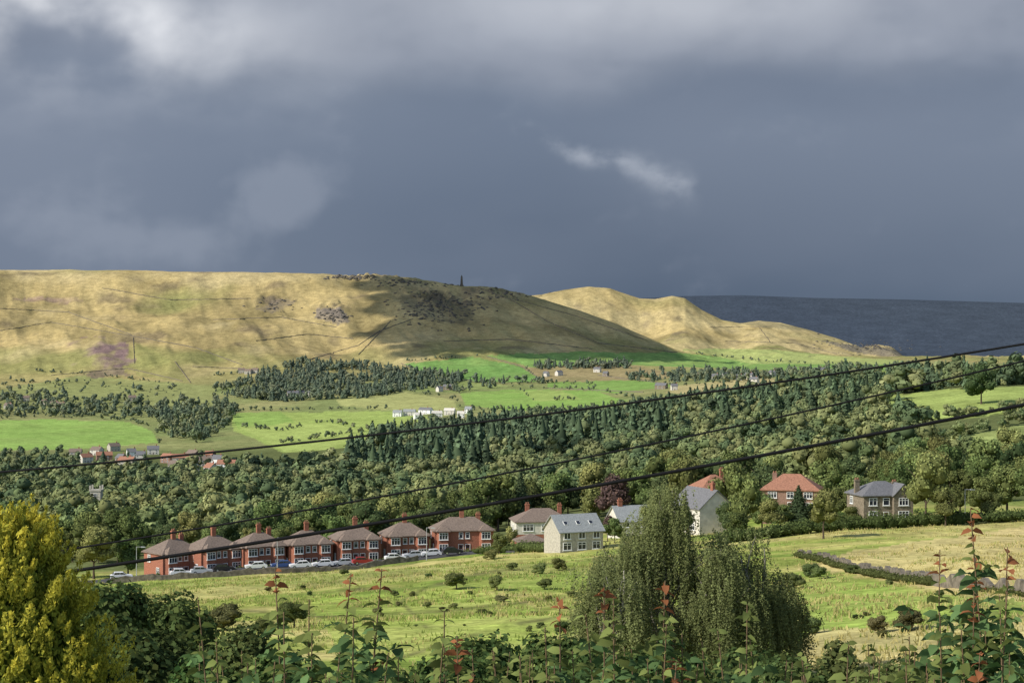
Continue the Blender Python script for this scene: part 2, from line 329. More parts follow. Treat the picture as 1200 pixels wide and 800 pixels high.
def trunk(h,r,limbs=5,Rx=3,taper=.35,lean=(0,0)):
    V=[];Qs=[]
    def tube(p0,p1,r0,r1,seg=4,k=7,wob=.1):
        b=len(V); L=(Vector(p1)-Vector(p0)); 
        for i in range(seg+1):
            f=i/seg; c=Vector(p0)+L*f+Vector((math.sin(f*5+p0[0])*wob*r0*2,math.cos(f*4)*wob*r0*2,0))*(f*(1-f)*4); rr=r0+(r1-r0)*f
            if i==0 and r0==r: rr*=1.35
            ax=L.normalized(); s=ax.orthogonal().normalized(); u=ax.cross(s)
            for j in range(k):
                a=j*2*math.pi/k; V.append(tuple(c+s*math.cos(a)*rr+u*math.sin(a)*rr))
        for i in range(seg):
            for j in range(k): Qs.append([b+i*k+j,b+i*k+(j+1)%k,b+(i+1)*k+(j+1)%k,b+(i+1)*k+j])
    tube((0,0,-.4),(lean[0],lean[1],h),r,r*taper)
    for i in range(limbs):
        f=random.uniform(.4,.92); a=i*2.4+random.random(); l=Rx*random.uniform(.4,.75)
        p0=(lean[0]*f,lean[1]*f,h*f); tube(p0,(p0[0]+math.cos(a)*l,p0[1]+math.sin(a)*l,p0[2]+l*random.uniform(.6,1.1)),r*.42,r*.12,3,5)
    return np.array(V),np.array(Qs)
def tree_meshes(kind,h,rx,n,leaf,base,lumps=9,zf=.22):
    if kind=='con':
        v=conifer(n,rx,h*.93,h*.07,leaf,base); tv=trunk(h*.8,h*.014,0)
    else:
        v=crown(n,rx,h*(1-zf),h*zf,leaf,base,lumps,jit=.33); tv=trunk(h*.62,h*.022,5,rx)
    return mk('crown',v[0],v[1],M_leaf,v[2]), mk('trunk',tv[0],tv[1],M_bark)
GB=(.14,.18,.062); GY=(.21,.225,.08); GD=(.085,.12,.05); GC=(.07,.10,.048)
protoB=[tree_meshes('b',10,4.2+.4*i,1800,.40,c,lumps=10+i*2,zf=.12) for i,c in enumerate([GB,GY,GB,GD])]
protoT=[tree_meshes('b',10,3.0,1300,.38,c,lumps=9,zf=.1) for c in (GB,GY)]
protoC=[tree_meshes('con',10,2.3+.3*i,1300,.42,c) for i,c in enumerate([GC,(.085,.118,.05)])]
def put_tree(protos,loc,h,label,name='broadleaf_tree',cat='tree',group=None,wide=1.,k=None):
    c,t=protos[k if k is not None else random.randrange(len(protos))]
    e=bpy.data.objects.new(name,None); e.empty_display_size=.5; lk(e); e.location=loc; s=h/10; e.scale=(s*wide,s*wide,s); e.rotation_euler[2]=random.uniform(0,6.28)
    lk(bpy.data.objects.new('crown',c),e); lk(bpy.data.objects.new('trunk',t),e)
    return top(e,label,cat,group)
# ---------------------------------------------------------------- woodland scatter
WOODS=[
 ([(-40,562),(100,562),(200,560),(270,555),(330,552),(400,540),(450,520),(560,507),(640,500),(700,502),(760,502),(860,480),(930,466),(1035,462),(1040,492),(1100,500),(1060,520),(1065,552),(1240,558),(1240,585),(1110,590),(1000,585),(900,590),(830,606),(720,607),(600,622),(500,632),(400,642),(250,652),(100,662),(-40,668)],115,.04,395,1700,13.5),
 ([(395,556),(430,525),(560,508),(700,504),(790,496),(800,515),(700,535),(560,552),(440,575)],105,.88,600,1700,18),
 ([(800,500),(900,470),(1035,462),(1038,485),(960,500),(850,515)],120,.8,600,1300,16),
 ([(640,500),(700,485),(860,468),(930,462),(1240,440),(1240,450),(1040,463),(900,480),(760,505)],105,.55,900,1300,15),
 ([(-40,534),(90,532),(190,547),(270,540),(345,548),(400,535),(450,515),(400,552),(300,562),(-40,566)],160,.05,1000,2100,10),
 ([(250,458),(290,442),(350,424),(440,430),(545,441),(540,452),(480,458),(440,466),(330,471),(270,467)],85,.45,1900,3100,12),
 ([(180,476),(262,470),(280,482),(265,505),(230,520),(190,510)],130,.15,1500,2700,12),
 ([(-40,468),(60,462),(170,470),(190,490),(60,489),(-40,490)],260,.1,1800,2900,11),
 ([(-40,440),(200,455),(250,470),(100,470),(-40,462)],1000,.1,2300,3000,9),
 ([(470,500),(560,500),(660,488),(760,476),(880,464),(900,470),(760,490),(640,500),(560,508)],130,.3,1300,2300,11),
 ([(625,428),(735,427),(740,432),(630,433)],70,.6,2000,3100,12),
 ([(730,440),(860,435),(900,443),(860,449),(740,446)],200,.4,2000,3100,11),
 ([(860,440),(1080,430),(1080,437),(900,446)],200,.3,2000,3100,10),
 ([(500,455),(560,446),(640,449),(560,456),(540,461)],170,.3,1900,3000,11),
 ([(985,519),(1060,516),(1075,525),(1000,545)],900,.1,400,1300,6),
 ([(1060,500),(1240,488),(1240,540),(1080,545)],1600,.1,400,1300,7),
]
pts=[]
area_d0,area_d1=395,3150
tm=.345
Atot=tm*(area_d1**2-area_d0**2)
n0=int(Atot/30); dd=np.sqrt(R.uniform(area_d0**2,area_d1**2,n0)); tt=R.uniform(-tm,tm,n0); x=tt*dd; z=hgt(x,dd); px=600+F*tt; py=400-F*z/dd
cl=fbm(x/70,dd/70,3); cl2=fbm(x/28+50,dd/28,2)
for poly,sp,cs,d0,d1,hh in WOODS:
    m=ip(poly,px,py)&(dd>d0)&(dd<d1)&(R.random(n0)<30/sp)
    if cs<.8: m&=(cl>-.28)
    isc=(R.random(n0)<np.clip(cs+(np.clip(cl,0,1)*.8 if cs>.04 else 0)*(.5 if cs<.9 else 0),0,1))
    hv=hh*np.where(R.random(n0)<.3,R.uniform(.3,.6,n0),R.uniform(.7,1.3,n0))*np.where(isc,1.1,1)*(1+.3*cl2)
    pts.append(np.stack([x[m],dd[m],z[m],hv[m],isc[m].astype(float)],1))
HR=[[(0,491),(60,489),(150,492),(182,503),(186,520)],[(268,482),(330,481),(455,479),(505,488)],[(395,464),(470,457),(535,468),(540,480)],[(600,454),(700,457),(745,468)],[(470,424),(560,418)],[(612,430),(637,448),(700,452)],[(540,480),(640,482),(720,478)],[(745,446),(800,452),(900,444)],[(280,500),(330,505),(380,494),(430,504)],[(0,445),(60,450),(110,446)],[(800,413),(900,424),(1000,428)],[(100,470),(160,480),(180,476)],[(1040,488),(1100,492),(1200,482)],[(330,520),(400,510),(460,500)],[(560,449),(640,446)],[(40,435),(120,440),(200,450)],[(1080,520),(1150,506),(1200,494)],[(250,440),(300,436),(360,425)],[(610,457),(625,470),(680,468)]]
for pl in HR:
    for a,b in zip(pl[:-1],pl[1:]):
        for i in range(int(abs(b[0]-a[0])/3.)+2):
            if random.random()<.35: continue
            f=random.random(); p=hit(a[0]+(b[0]-a[0])*f,a[1]+(b[1]-a[1])*f+random.uniform(-.7,.7))
            if p.y>600: pts.append(np.array([[p.x,p.y,p.z,random.uniform(3,8),0.]]))
pts=np.concatenate(pts); pts=pts[np.argsort(pts[:,1])]
CLR=[(90,200,528,545,.9),(190,280,540,556,.9),(452,552,478,491,.9),(280,305,430,438,.8),(300,470,528,548,.65),(-40,180,526,534,.6)]
ppx=600+F*pts[:,0]/pts[:,1]; ppy=400-F*pts[:,2]/pts[:,1]; kp=np.ones(len(pts),bool)
for a,b,c,e,pr in CLR: kp&=~((ppx>a)&(ppx<b)&(ppy>c)&(ppy<e+9)&(pts[:,1]>600)&(R.random(len(pts))<pr))
pts=pts[kp]
print('trees',len(pts))
vis=(np.abs(pts[:,0]/pts[:,1])<.32); near_i=np.where(vis)[0][:200]; nearset=np.zeros(len(pts),bool); nearset[near_i]=True
for p in pts[nearset]:
    if p[4]>.5: put_tree(protoC,p[:3],p[3],'dark green conifer standing in the valley woodland','conifer_tree','tree','trees of the valley woodland')
    else: put_tree(protoB,p[:3],max(6,p[3]*.9),'round-crowned broadleaf tree in the valley woodland','broadleaf_tree','tree','trees of the valley woodland')
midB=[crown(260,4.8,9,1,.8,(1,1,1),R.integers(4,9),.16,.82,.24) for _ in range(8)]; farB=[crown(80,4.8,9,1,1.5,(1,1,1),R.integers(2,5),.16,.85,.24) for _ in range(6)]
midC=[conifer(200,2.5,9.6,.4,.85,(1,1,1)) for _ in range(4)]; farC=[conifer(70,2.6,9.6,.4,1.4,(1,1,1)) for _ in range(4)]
A1=Acc()
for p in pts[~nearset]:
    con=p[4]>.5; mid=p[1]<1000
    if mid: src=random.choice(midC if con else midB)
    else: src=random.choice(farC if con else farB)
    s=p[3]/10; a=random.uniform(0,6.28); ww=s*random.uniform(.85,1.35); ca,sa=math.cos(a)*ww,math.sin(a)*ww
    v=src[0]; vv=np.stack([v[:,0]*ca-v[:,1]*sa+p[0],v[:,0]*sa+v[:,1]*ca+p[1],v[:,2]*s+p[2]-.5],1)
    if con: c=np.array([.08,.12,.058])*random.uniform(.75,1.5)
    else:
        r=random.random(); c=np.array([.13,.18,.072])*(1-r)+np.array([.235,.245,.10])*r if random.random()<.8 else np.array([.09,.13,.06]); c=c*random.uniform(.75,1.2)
    hz=min(1,max(0,(p[1]-500)/2600))*.6; c=c*(1-hz)+np.array([.16,.19,.165])*hz  # distance haze blended into the tree colour
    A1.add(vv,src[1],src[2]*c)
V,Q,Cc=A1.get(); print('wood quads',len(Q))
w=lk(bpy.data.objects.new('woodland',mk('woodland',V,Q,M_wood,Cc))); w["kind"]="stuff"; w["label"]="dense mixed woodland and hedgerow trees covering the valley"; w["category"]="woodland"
# ---------------------------------------------------------------- houses
cache={}
def cm(key,fn):
    if key not in cache: cache[key]=fn()
    return cache[key]
def win_mesh(w,h,c):
    def f():
        b=MB(); t=.10
        b.box(-w/2,w/2,-.02,.05,0,h,1)
        b.box(-w/2-t,-w/2,-.08,.05,-t,h+t); b.box(w/2,w/2+t,-.08,.05,-t,h+t); b.box(-w/2,w/2,-.08,.05,-t,0); b.box(-w/2,w/2,-.08,.05,h,h+t)
        for i in range(1,c): x=-w/2+w*i/c; b.box(x-.04,x+.04,-.07,-.021,0,h)
        if h>1: 
            for i in range(c):
                x0=-w/2+w*i/c+.041; x1=-w/2+w*(i+1)/c-.041; b.box(x0,x1,-.06,-.022,h*.68,h*.68+.07)
        b.box(-w/2-.2,w/2+.2,-.16,.04,-t-.1,-t-.003)
        return b.mesh('window',[M_white,M_glass])
    return cm(('win',w,h,c),f)
def door_mesh():
    def f():
        b=MB(); b.box(-.45,.45,-.04,.05,0,2.05,1); b.box(-.55,-.45,-.08,.05,0,2.15); b.box(.45,.55,-.08,.05,0,2.15); b.box(-.45,.45,-.08,.05,2.05,2.15); b.box(-.25,.25,-.05,-.041,1.3,1.8,2)
        return b.mesh('door',[M_white,M_door,M_glass])
    return cm('door',f)
def hip(b,w,d,z,hr,ov=.4,x0=0,y0=0):
    a=w/2+ov; c=d/2+ov; rl=max(0.05,(w-d)/2) if w>d else .05
    if w>=d: r=[(x0-rl,y0,z+hr),(x0+rl,y0,z+hr)]; 
    else: rl=(d-w)/2; r=[(x0,y0-rl,z+hr),(x0,y0+rl,z+hr)]
    bs=[(x0-a,y0-c,z),(x0+a,y0-c,z),(x0+a,y0+c,z),(x0-a,y0+c,z)]; lo=[(p[0],p[1],z-.18) for p in bs]
    if w>=d: fs=[(0,1,5,4),(2,3,4,5),(1,2,5),(3,0,4)]
    else: fs=[(0,1,4),(1,2,5,4),(2,3,5),(3,0,4,5)]
    b.poly(bs+r+lo,fs+[(6,7,1,0),(7,8,2,1),(8,9,3,2),(9,6,0,3),(9,8,7,6)])
def gab(b,w,d,z,hr,ov=.35):
    a=w/2+ov; c=d/2+ov; e=hr*ov/(d/2); t=.16
    V=[(-a,-c,z-e),(a,-c,z-e),(a,0,z+hr),(-a,0,z+hr),(a,c,z-e),(-a,c,z-e)]
    V+= [(x,y,zz+t) for x,y,zz in V]
    b.poly(V,[(6,7,8,9),(9,8,10,11),(1,0,3,2),(2,3,5,4),(0,1,7,6),(4,5,11,10),(0,6,9,3),(3,9,11,5),(1,2,8,7),(2,4,10,8)])
def chim_mesh(w=.9,d=.6,h=1.8,mat=None):
    mat=mat or M_brick
    def f():
        b=MB(); b.box(-w/2,w/2,-d/2,d/2,-1.2,h); b.box(-w/2-.08,w/2+.08,-d/2-.08,d/2+.08,h-.25,h-.05)
        for i in (-1,1): b.box(i*w*.25-.12,i*w*.25+.12,-.12,.12,h+.001,h+.4,1)
        return b.mesh('chimney',[mat,M_redtile])
    return cm(('ch',w,d,h,mat.name),f)
def house(key,loc,yaw,w,d,hw,hr,roof,wm,rm,wins,doors,chims,label,bays=(),cat='house',group=None,name='house',sky=(),cmat=None,fg=None,band=None):
    e=bpy.data.objects.new(name,None); lk(e); e.location=loc; e.rotation_euler[2]=yaw
    def fw():
        b=MB(); b.box(-w/2,w/2,-d/2,d/2,-3,hw)
        if roof=='gable':
            for sx in (-w/2,w/2-.0):
                x0,x1=(sx,sx+.25) if sx<0 else (sx-.25,sx); b.poly([(x0,-d/2,hw+.001),(x0,d/2,hw+.001),(x0,0,hw+hr-.05),(x1,-d/2,hw+.001),(x1,d/2,hw+.001),(x1,0,hw+hr-.05)],[(0,2,1),(3,4,5),(0,3,5,2),(1,2,5,4),(0,1,4,3)])
        for bx,bw in bays:
            b.poly([(bx-bw/2,-d/2+.1,-3),(bx-bw/2+.5,-d/2-.9,-3),(bx+bw/2-.5,-d/2-.9,-3),(bx+bw/2,-d/2+.1,-3),(bx-bw/2,-d/2+.1,hw-.02),(bx-bw/2+.5,-d/2-.9,hw-.02),(bx+bw/2-.5,-d/2-.9,hw-.02),(bx+bw/2,-d/2+.1,hw-.02)],[(0,1,5,4),(1,2,6,5),(2,3,7,6),(4,5,6,7)])
        if fg:   # projecting front gable wing
            gx,gw,gh=fg; b.box(gx-gw/2,gx+gw/2,-d/2-.8,-d/2+.2,-3,hw-.03); b.poly([(gx-gw/2,-d/2-.8,hw-.029),(gx+gw/2,-d/2-.8,hw-.029),(gx,-d/2-.8,hw+gh),(gx-gw/2,-d/2+2.5,hw-.029),(gx+gw/2,-d/2+2.5,hw-.029),(gx,-d/2+2.5,hw+gh)],[(0,1,2),(0,2,5,3),(1,4,5,2)])
        if band: b.box(-w/2-.03,w/2+.03,-d/2-.03,d/2+.03,band[0],band[1],1)
        return b.mesh('wall',[wm,M_render])
    lk(bpy.data.objects.new('wall',cm((key,'w'),fw)),e)
    def fr():
        b=MB()
        if roof=='hip': hip(b,w,d,hw,hr)
        else: gab(b,w,d,hw,hr)
        for bx,bw in bays: hip(b,bw-.4,2.4,hw+.05,1.3,.3,bx,-d/2+.15)
        if fg:
            gx,gw,gh=fg; o_=.3; z0=hw-gh*o_/(gw/2)
            for sg in (-1,1): b.poly([(gx,-d/2-1.1,hw+gh+.05),(gx+sg*(gw/2+o_),-d/2-1.1,z0+.05),(gx+sg*(gw/2+o_),-d/2+3,z0+.05),(gx,-d/2+3,hw+gh+.05),(gx,-d/2-1.1,hw+gh+.2),(gx+sg*(gw/2+o_),-d/2-1.1,z0+.2),(gx+sg*(gw/2+o_),-d/2+3,z0+.2),(gx,-d/2+3,hw+gh+.2)],[(0,1,2,3),(4,5,6,7),(0,1,5,4),(1,2,6,5)])
        return b.mesh('roof',rm)
    ro=lk(bpy.data.objects.new('roof',cm((key,'r'),fr)),e)
    for (x,y,z) in chims:
        c=lk(bpy.data.objects.new('chimney',chim_mesh(mat=cmat or (wm if wm in (M_brick,M_stone,M_brick2) else M_brick))),ro); c.location=(x,y,z)
    for (sd,u,z,ww,hh,c) in wins:
        o=lk(bpy.data.objects.new('window',win_mesh(ww,hh,c)),e)
        if sd=='F': o.location=(u,-d/2-.06,z)
        elif sd=='G': o.location=(u,-d/2-.83,z)
        elif sd=='Y': o.location=(u,-d/2-.93,z)
        elif sd=='L': o.location=(-w/2-.06,u,z); o.rotation_euler[2]=-math.pi/2
        elif sd=='R': o.location=(w/2+.06,u,z); o.rotation_euler[2]=math.pi/2
    for (sd,u) in doors:
        o=lk(bpy.data.objects.new('door',door_mesh()),e)
        if sd=='F': o.location=(u,-d/2-.03,0)
        elif sd=='R': o.location=(w/2+.03,u,0); o.rotation_euler[2]=math.pi/2
        elif sd=='L': o.location=(-w/2-.03,u,0); o.rotation_euler[2]=-math.pi/2
    for i,(u,f) in enumerate(sky):
        def fs():
            b=MB(); b.box(-.4,.4,-.5,.5,0,.08,0); b.box(-.33,.33,-.43,.43,.081,.1,1); return b.mesh('skylight',[M_white,M_glass])
        o=lk(bpy.data.objects.new('skylight',cm('sky',fs)),ro); o.location=(u,-d/2*(1-f),hw+hr*f+.17); o.rotation_euler[0]=math.atan2(hr,d/2)
    return top(e,label,cat,group)
GR='semi-detached brick houses in a row along the road'
rowx=[(203,346,.75),(250,347,.66),(303,350,.5),(359,353,.40),(416,356,.33),(474,360,.28),(541,362,.18)]
for i,(px_,d_,yw) in enumerate(rowx):
    W=9.2 if i<6 else 12.5; key='semi' if i<6 else 'semi_wide'
    bx=W/2-1.75
    wins=[('Y',-bx,.8,1.7,1.4,3),('Y',-bx,3.3,1.7,1.3,3),('Y',bx,.8,1.7,1.4,3),('Y',bx,3.3,1.7,1.3,3),('F',-.7,3.4,.7,1.1,1),('F',.7,3.4,.7,1.1,1),('L',1.5,3.2,.9,1.2,2),('L',-1.8,.9,.9,1.2,2),('R',1.5,3.2,.9,1.2,2),('R',-1.8,.9,.9,1.2,2)]
    house(key,at(px_,d_,.4),yw,W,7.2,5.0,2.5,'hip',M_brick,M_tile,wins,[('F',-.72),('F',.72)],[(0,0,7.3)] if i%2 else [(0,0,7.3),(W*.30,1.5,6.2)],
      ['red brick semi-detached house with hipped brown roof','wide red brick house with white bays ending the row'][i==6],bays=[(-bx,2.8),(bx,2.8)],group=GR,name='brick_house')
W4=lambda:[('F',-3,.9,1.3,1.2,2),('F',3,.9,1.3,1.2,2),('F',-3,3.4,1.3,1.1,2),('F',3,3.4,1.3,1.1,2),('F',0,3.4,1,1.1,1)]
house('ha',at(634,385,-1.4),.15,12.5,8.5,7.2,2.6,'hip',M_brick,M_tile,[('F',-3.6,5.2,2.2,1.3,3),('F',3.6,5.2,2.2,1.3,3),('F',-3.6,2.5,2.2,1.3,3),('F',0,5.2,1,1.2,1),('F',3.6,2.5,2.2,1.3,3),('L',0,5,1.2,1.2,2)],[],[(4.2,0,8.8),(-3,1,8.9)],'tall red brick house with white rendered upper storey',name='brick_house',band=(4.4,7.1))
house('hb',at(672,318,-.2),.42,8.8,7.,4.2,2.7,'gable',M_cream,M_lslate,[('F',-3,.9,1.5,1.2,2),('F',0,.9,1.5,1.2,2),('F',3,.9,1.5,1.2,2),('F',-3,2.9,1.2,1.,2),('F',0,2.9,1.2,1.,2),('F',3,2.9,1.2,1.,2),('R',-1.5,.9,1.3,1.2,2),('R',1.5,2.9,1.3,1.2,2)],[('R',1.4)],[],'pale stone house with light slate roof and skylights',name='stone_house',sky=[(-2.6,.45),(0,.45),(2.6,.45)])
house('hc',at(823,335,.2),-1.15,11,7.6,5.2,3.3,'gable',M_render,M_slate,[('F',-3.5,.9,1.3,1.2,2),('F',3,.9,1.3,1.2,2),('L',-1.8,.9,1.1,1.2,2),('L',1.8,.9,1.1,1.2,2),('L',0,3.6,1.1,1.2,2)],[('F',1)],[(4,0,8.1)],'cream rendered house with grey slate roof and gable',name='rendered_house')
house('hc2',at(742,362,-1.2),.3,9,7.5,4.6,2.8,'gable',M_render,M_lslate,W4(),[('F',1)],[(-3,0,7)],'cream rendered house with pale slate roof behind the birch',name='rendered_house')
house('hd',at(836,385,2.6),.3,9,8,5.2,3.0,'hip',M_brick,M_redtile,[('F',-2.5,3.2,1.6,1.2,3),('F',2.5,3.2,1.6,1.2,3),('F',-2.5,.9,1.6,1.2,3)],[('F',2)],[(2,0,7.6)],'small red brick house with red tiled hipped roof',name='brick_house')
house('he',at(928,352,1.9),-.25,11.5,8,4.6,3.0,'hip',M_brick2,M_redtile,[('F',-3.6,3.,1.6,1.1,3),('F',0,3.,1.2,1.1,2),('F',3.6,3.,1.6,1.1,3),('F',-3.6,.8,1.6,1.2,3),('F',3.6,.8,1.6,1.2,3)],[('F',0)],[(-3.6,1,5.8)],'brick house with large red tiled hipped roof among trees',name='brick_house')
house('hf',at(1031,318,.1),.22,9.8,7.6,5.2,2.3,'hip',M_stone,M_slate,[('F',-3.1,.9,1.5,1.3,2),('F',-3.1,3.4,1.4,1.2,2),('G',2.6,.9,1.9,1.3,3),('G',2.6,3.4,1.7,1.2,3),('F',-.5,3.4,1.1,1.2,1),('L',1.5,3.4,1,1.2,2),('R',-1.5,3.4,1,1.2,2)],[('F',-.5)],[(-4.6,0,6.0),(4.0,2.4,5.3)],'dark gritstone house with slate roof, front gable and chimneys',name='stone_house',fg=(2.6,3.8,1.9))
house('gar',at(622,338,-.6),.2,5.5,5,2.6,1.3,'hip',M_brick,M_tile,[('F',1.2,.8,1.4,1.1,2)],[('F',-1.2)],[],'small red brick outbuilding with hipped roof',cat='outbuilding',name='garden_outbuilding')
DW=[('F',-3,.9,1.2,1.2,1),('F',3,.9,1.2,1.2,1),('F',-3,3.3,1.2,1.1,1),('F',3,3.3,1.2,1.1,1),('R',0,3,1.2,1.2,1)]
def far_house(px_,py_,wm,rm,s=1.,yaw=None,w=11,label='distant cottage with pitched roof among the valley trees',d=None):
    p=hit(px_,py_) if d is None else at(px_,d); h=house(('far',wm.name,rm.name,w),p,random.uniform(-.8,.8) if yaw is None else yaw,w,7.5,5.2,3,'gable',wm,rm,DW,[('F',0)],[(3,0,7.6)] if w<20 else [],label,cat='house',group='distant houses in the valley',name='distant_house'); h.scale=(s,s,s); return h
VIL=[(100,540),(112,532),(124,538),(133,528),(141,542),(152,534),(166,538),(180,531),(205,550),(214,542),(224,552),(236,546),(247,555),(256,543),(266,550),(90,534),(195,541),(245,538),(228,536),(150,545)]
for px_,py_ in VIL:
    far_house(px_+random.uniform(-2,2),py_+random.uniform(0,2),random.choice([M_render,M_white,M_cream,M_brick2]),random.choice([M_redtile,M_redtile,M_tile,M_slate]),.95,w=random.choice([8,11,14]))
for px_,py_ in [(52,475),(64,477),(72,478),(155,470),(10,479),(283,437),(291,438),(299,437),(30,470)]: far_house(px_,py_,M_cream,M_tile,1.)
for px_,py_ in [(343,465),(352,464),(362,464),(515,459),(526,457),(838,445),(852,443),(866,446),(878,444),(884,449),(905,441),(824,441),(640,441),(655,440),(700,436),(775,456),(790,457),(710,441),(930,437),(960,438)]: far_house(px_,py_,random.choice([M_render,M_render,M_stone]),M_slate,1.,w=random.choice([8,11,16]))
for px_,py_,w in [(466,488,11),(480,487,15),(499,485,18),(512,489,12),(527,486,13),(490,491,10),(540,490,8),(549,484,8)]: far_house(px_,py_,random.choice([M_render,M_white,M_white]),random.choice([M_lslate,M_slate,M_render]),.95,yaw=random.uniform(-.6,.6),w=w,label='white low farm building in a green valley field')
far_house(130,0,M_render,M_slate,.9,label='pale house half hidden in woodland',d=800)
def tower():
    p=at(113,720,1); b=MB(); b.box(-2.2,2.2,-2.2,2.2,-4,16); b.box(-2.5,2.5,-2.5,2.5,16.001,16.6)
    for sx in (-1,1):
        for sy in (-1,1): b.box(sx*2.1-.35,sx*2.1+.35,sy*2.1-.35,sy*2.1+.35,16.601,18.4)
    e=bpy.data.objects.new('church_tower',None); lk(e); e.location=p; lk(bpy.data.objects.new('wall',b.mesh('wall',M_cream)),e)
    for k in range(2):
        o=lk(bpy.data.objects.new('window',win_mesh(1.2,2.4,2)),e); o.location=(0,-2.23,12.5 if k==0 else 7)
    top(e,'stone church tower with corner pinnacles rising from the woodland','church tower')
tower()
def obelisk():
    p=at(541,3585); b=MB(); b.box(-4.5,4.5,-4.5,4.5,-5,1.5); b.box(-3.4,3.4,-3.4,3.4,1.501,4)
    r0,r1=2.6,1.8
    b.poly([(-r0,-r0,4),(r0,-r0,4),(r0,r0,4),(-r0,r0,4),(-r1,-r1,20),(r1,-r1,20),(r1,r1,20),(-r1,r1,20),(0,0,24)],[(0,1,5,4),(1,2,6,5),(2,3,7,6),(3,0,4,7),(4,5,8),(5,6,8),(6,7,8),(7,4,8)])
    o=lk(bpy.data.objects.new('obelisk',b.mesh('obelisk',M_rock))); o.location=p; top(o,'dark stone obelisk monument on the moorland summit','monument')
obelisk()
# ---------------------------------------------------------------- road, walls, hedges
def ribbon(name,pts,w,mat,up):
    V=[];Fq=[]
    P3=[Vector(p) for p in pts]
    for i,p in enumerate(P3):
        t=(P3[min(i+1,len(P3)-1)]-P3[max(i-1,0)]); t.z=0; t.normalize(); s=Vector((-t.y,t.x,0)); z=max(float(hgt(p.x+s.x*w/2,p.y+s.y*w/2)[0]),float(hgt(p.x-s.x*w/2,p.y-s.y*w/2)[0]),float(hgt(p.x,p.y)[0]))+up
        V+=[(p.x-s.x*w/2,p.y-s.y*w/2,z),(p.x+s.x*w/2,p.y+s.y*w/2,z),(p.x+s.x*w/2,p.y+s.y*w/2,z-1.2),(p.x-s.x*w/2,p.y-s.y*w/2,z-1.2)]
    n=len(P3)
    for i in range(n-1):
        for j in range(4): Fq.append((i*4+j,(i+1)*4+j,(i+1)*4+(j+1)%4,i*4+(j+1)%4))
    return lk(bpy.data.objects.new(name,pm(name,V,Fq,mat)))
def dens(pl,step):
    out=[]
    for a,b in zip(pl[:-1],pl[1:]):
        n=max(2,int((Vector(b)-Vector(a)).length/step))
        for i in range(n): out.append(Vector(a).lerp(Vector(b),i/n))
    out.append(Vector(pl[-1])); return out
RW=[(60,333),(140,334),(203,335),(250,337),(303,339),(359,342),(416,345),(474,348),(541,350),(590,345),(640,330),(700,318)]
rd=dens([at(a,b) for a,b in RW],4)
r=ribbon('road',rd,6,M_asph,.12); r["kind"]="structure"
r=ribbon('pavement',[p+Vector((0,4.1,0)) for p in rd],1.8,M_wallst,.25); r["kind"]="structure"
def wall(P3,h,w,label,name='drystone_wall',group='drystone walls across the hillside',rough=.25):
    V=[];Fq=[]
    for i,p in enumerate(P3):
        t=(P3[min(i+1,len(P3)-1)]-P3[max(i-1,0)]); t.z=0; t.normalize(); s=Vector((-t.y,t.x,0)); g=float(hgt(p.x,p.y)[0]); hh=h*random.uniform(1-rough,1+rough); jx=random.uniform(-.1,.1)*w
        for sx,z in ((-.5,-.5),(-.36,hh),(.36,hh),(.5,-.5)): V.append((p.x+s.x*(w*sx+jx),p.y+s.y*(w*sx+jx),g+z))
    for i in range(len(P3)-1):
        for j in range(3): Fq.append((i*4+j,(i+1)*4+j,(i+1)*4+j+1,i*4+j+1))
    o=lk(bpy.data.objects.new(name,pm(name,V,Fq,M_wallst))); return top(o,label,'wall',group)
def pxline(pl,step):
    out=[]; 
    for a,b in zip(pl[:-1],pl[1:]):
        n=max(2,int(math.hypot(b[0]-a[0],b[1]-a[1])/step))
        for i in range(n): out.append(hit(a[0]+(b[0]-a[0])*i/n,a[1]+(b[1]-a[1])*i/n))
    res=[out[0]]
    for p in out[1:]:
        if (p-res[-1]).length<90: res.append(p)
        elif (p-res[-1]).length<260: break
    out=[]
    for a,b in zip(res[:-1],res[1:]):
        n=max(1,int((b-a).length/9))
        for i in range(n): out.append(a.lerp(b,i/n))
    return out
for pl in [[(0,388),(60,378),(160,395),(230,408),(290,430)],[(340,428),(420,405),(445,388),(490,372)],[(156,396),(158,432)],[(205,424),(226,452)],[(420,416),(445,390),(462,372)],[(560,337),(600,352),(640,376),(700,402),(800,414)],[(600,350),(680,372),(760,400)],[(120,338),(200,352),(300,350)],[(226,430),(290,432)],[(0,362),(80,366),(160,395)],[(250,375),(330,372),(400,385)],[(300,400),(360,392),(420,398)],[(830,384),(880,383),(905,384)],[(850,400),(930,402),(1000,420)],[(890,384),(905,404)],[(470,426),(500,440),(560,447)],[(570,418),(612,430),(637,447)],[(700,440),(800,452)],[(60,440),(150,432),(220,448)],[(640,455),(760,460)],[(520,400),(600,398),(700,410)]]:
    w3=pxline(pl,3)
    if len(w3)>2: wall(w3,1.2,.9,'long drystone wall dividing rough moorland pasture')
wall(dens([at(a,b) for a,b in [(130,322),(220,324),(330,329),(440,336),(490,340)]],1.2),1.1,.6,'low drystone wall along the lower side of the road',group=None)
WL=[(935,236),(975,218),(1030,190),(1090,166),(1150,150),(1230,134)]
wall(dens([at(a,b) for a,b in WL],.9),.9,.7,'drystone wall with bramble between two meadows',group=None,rough=.5)
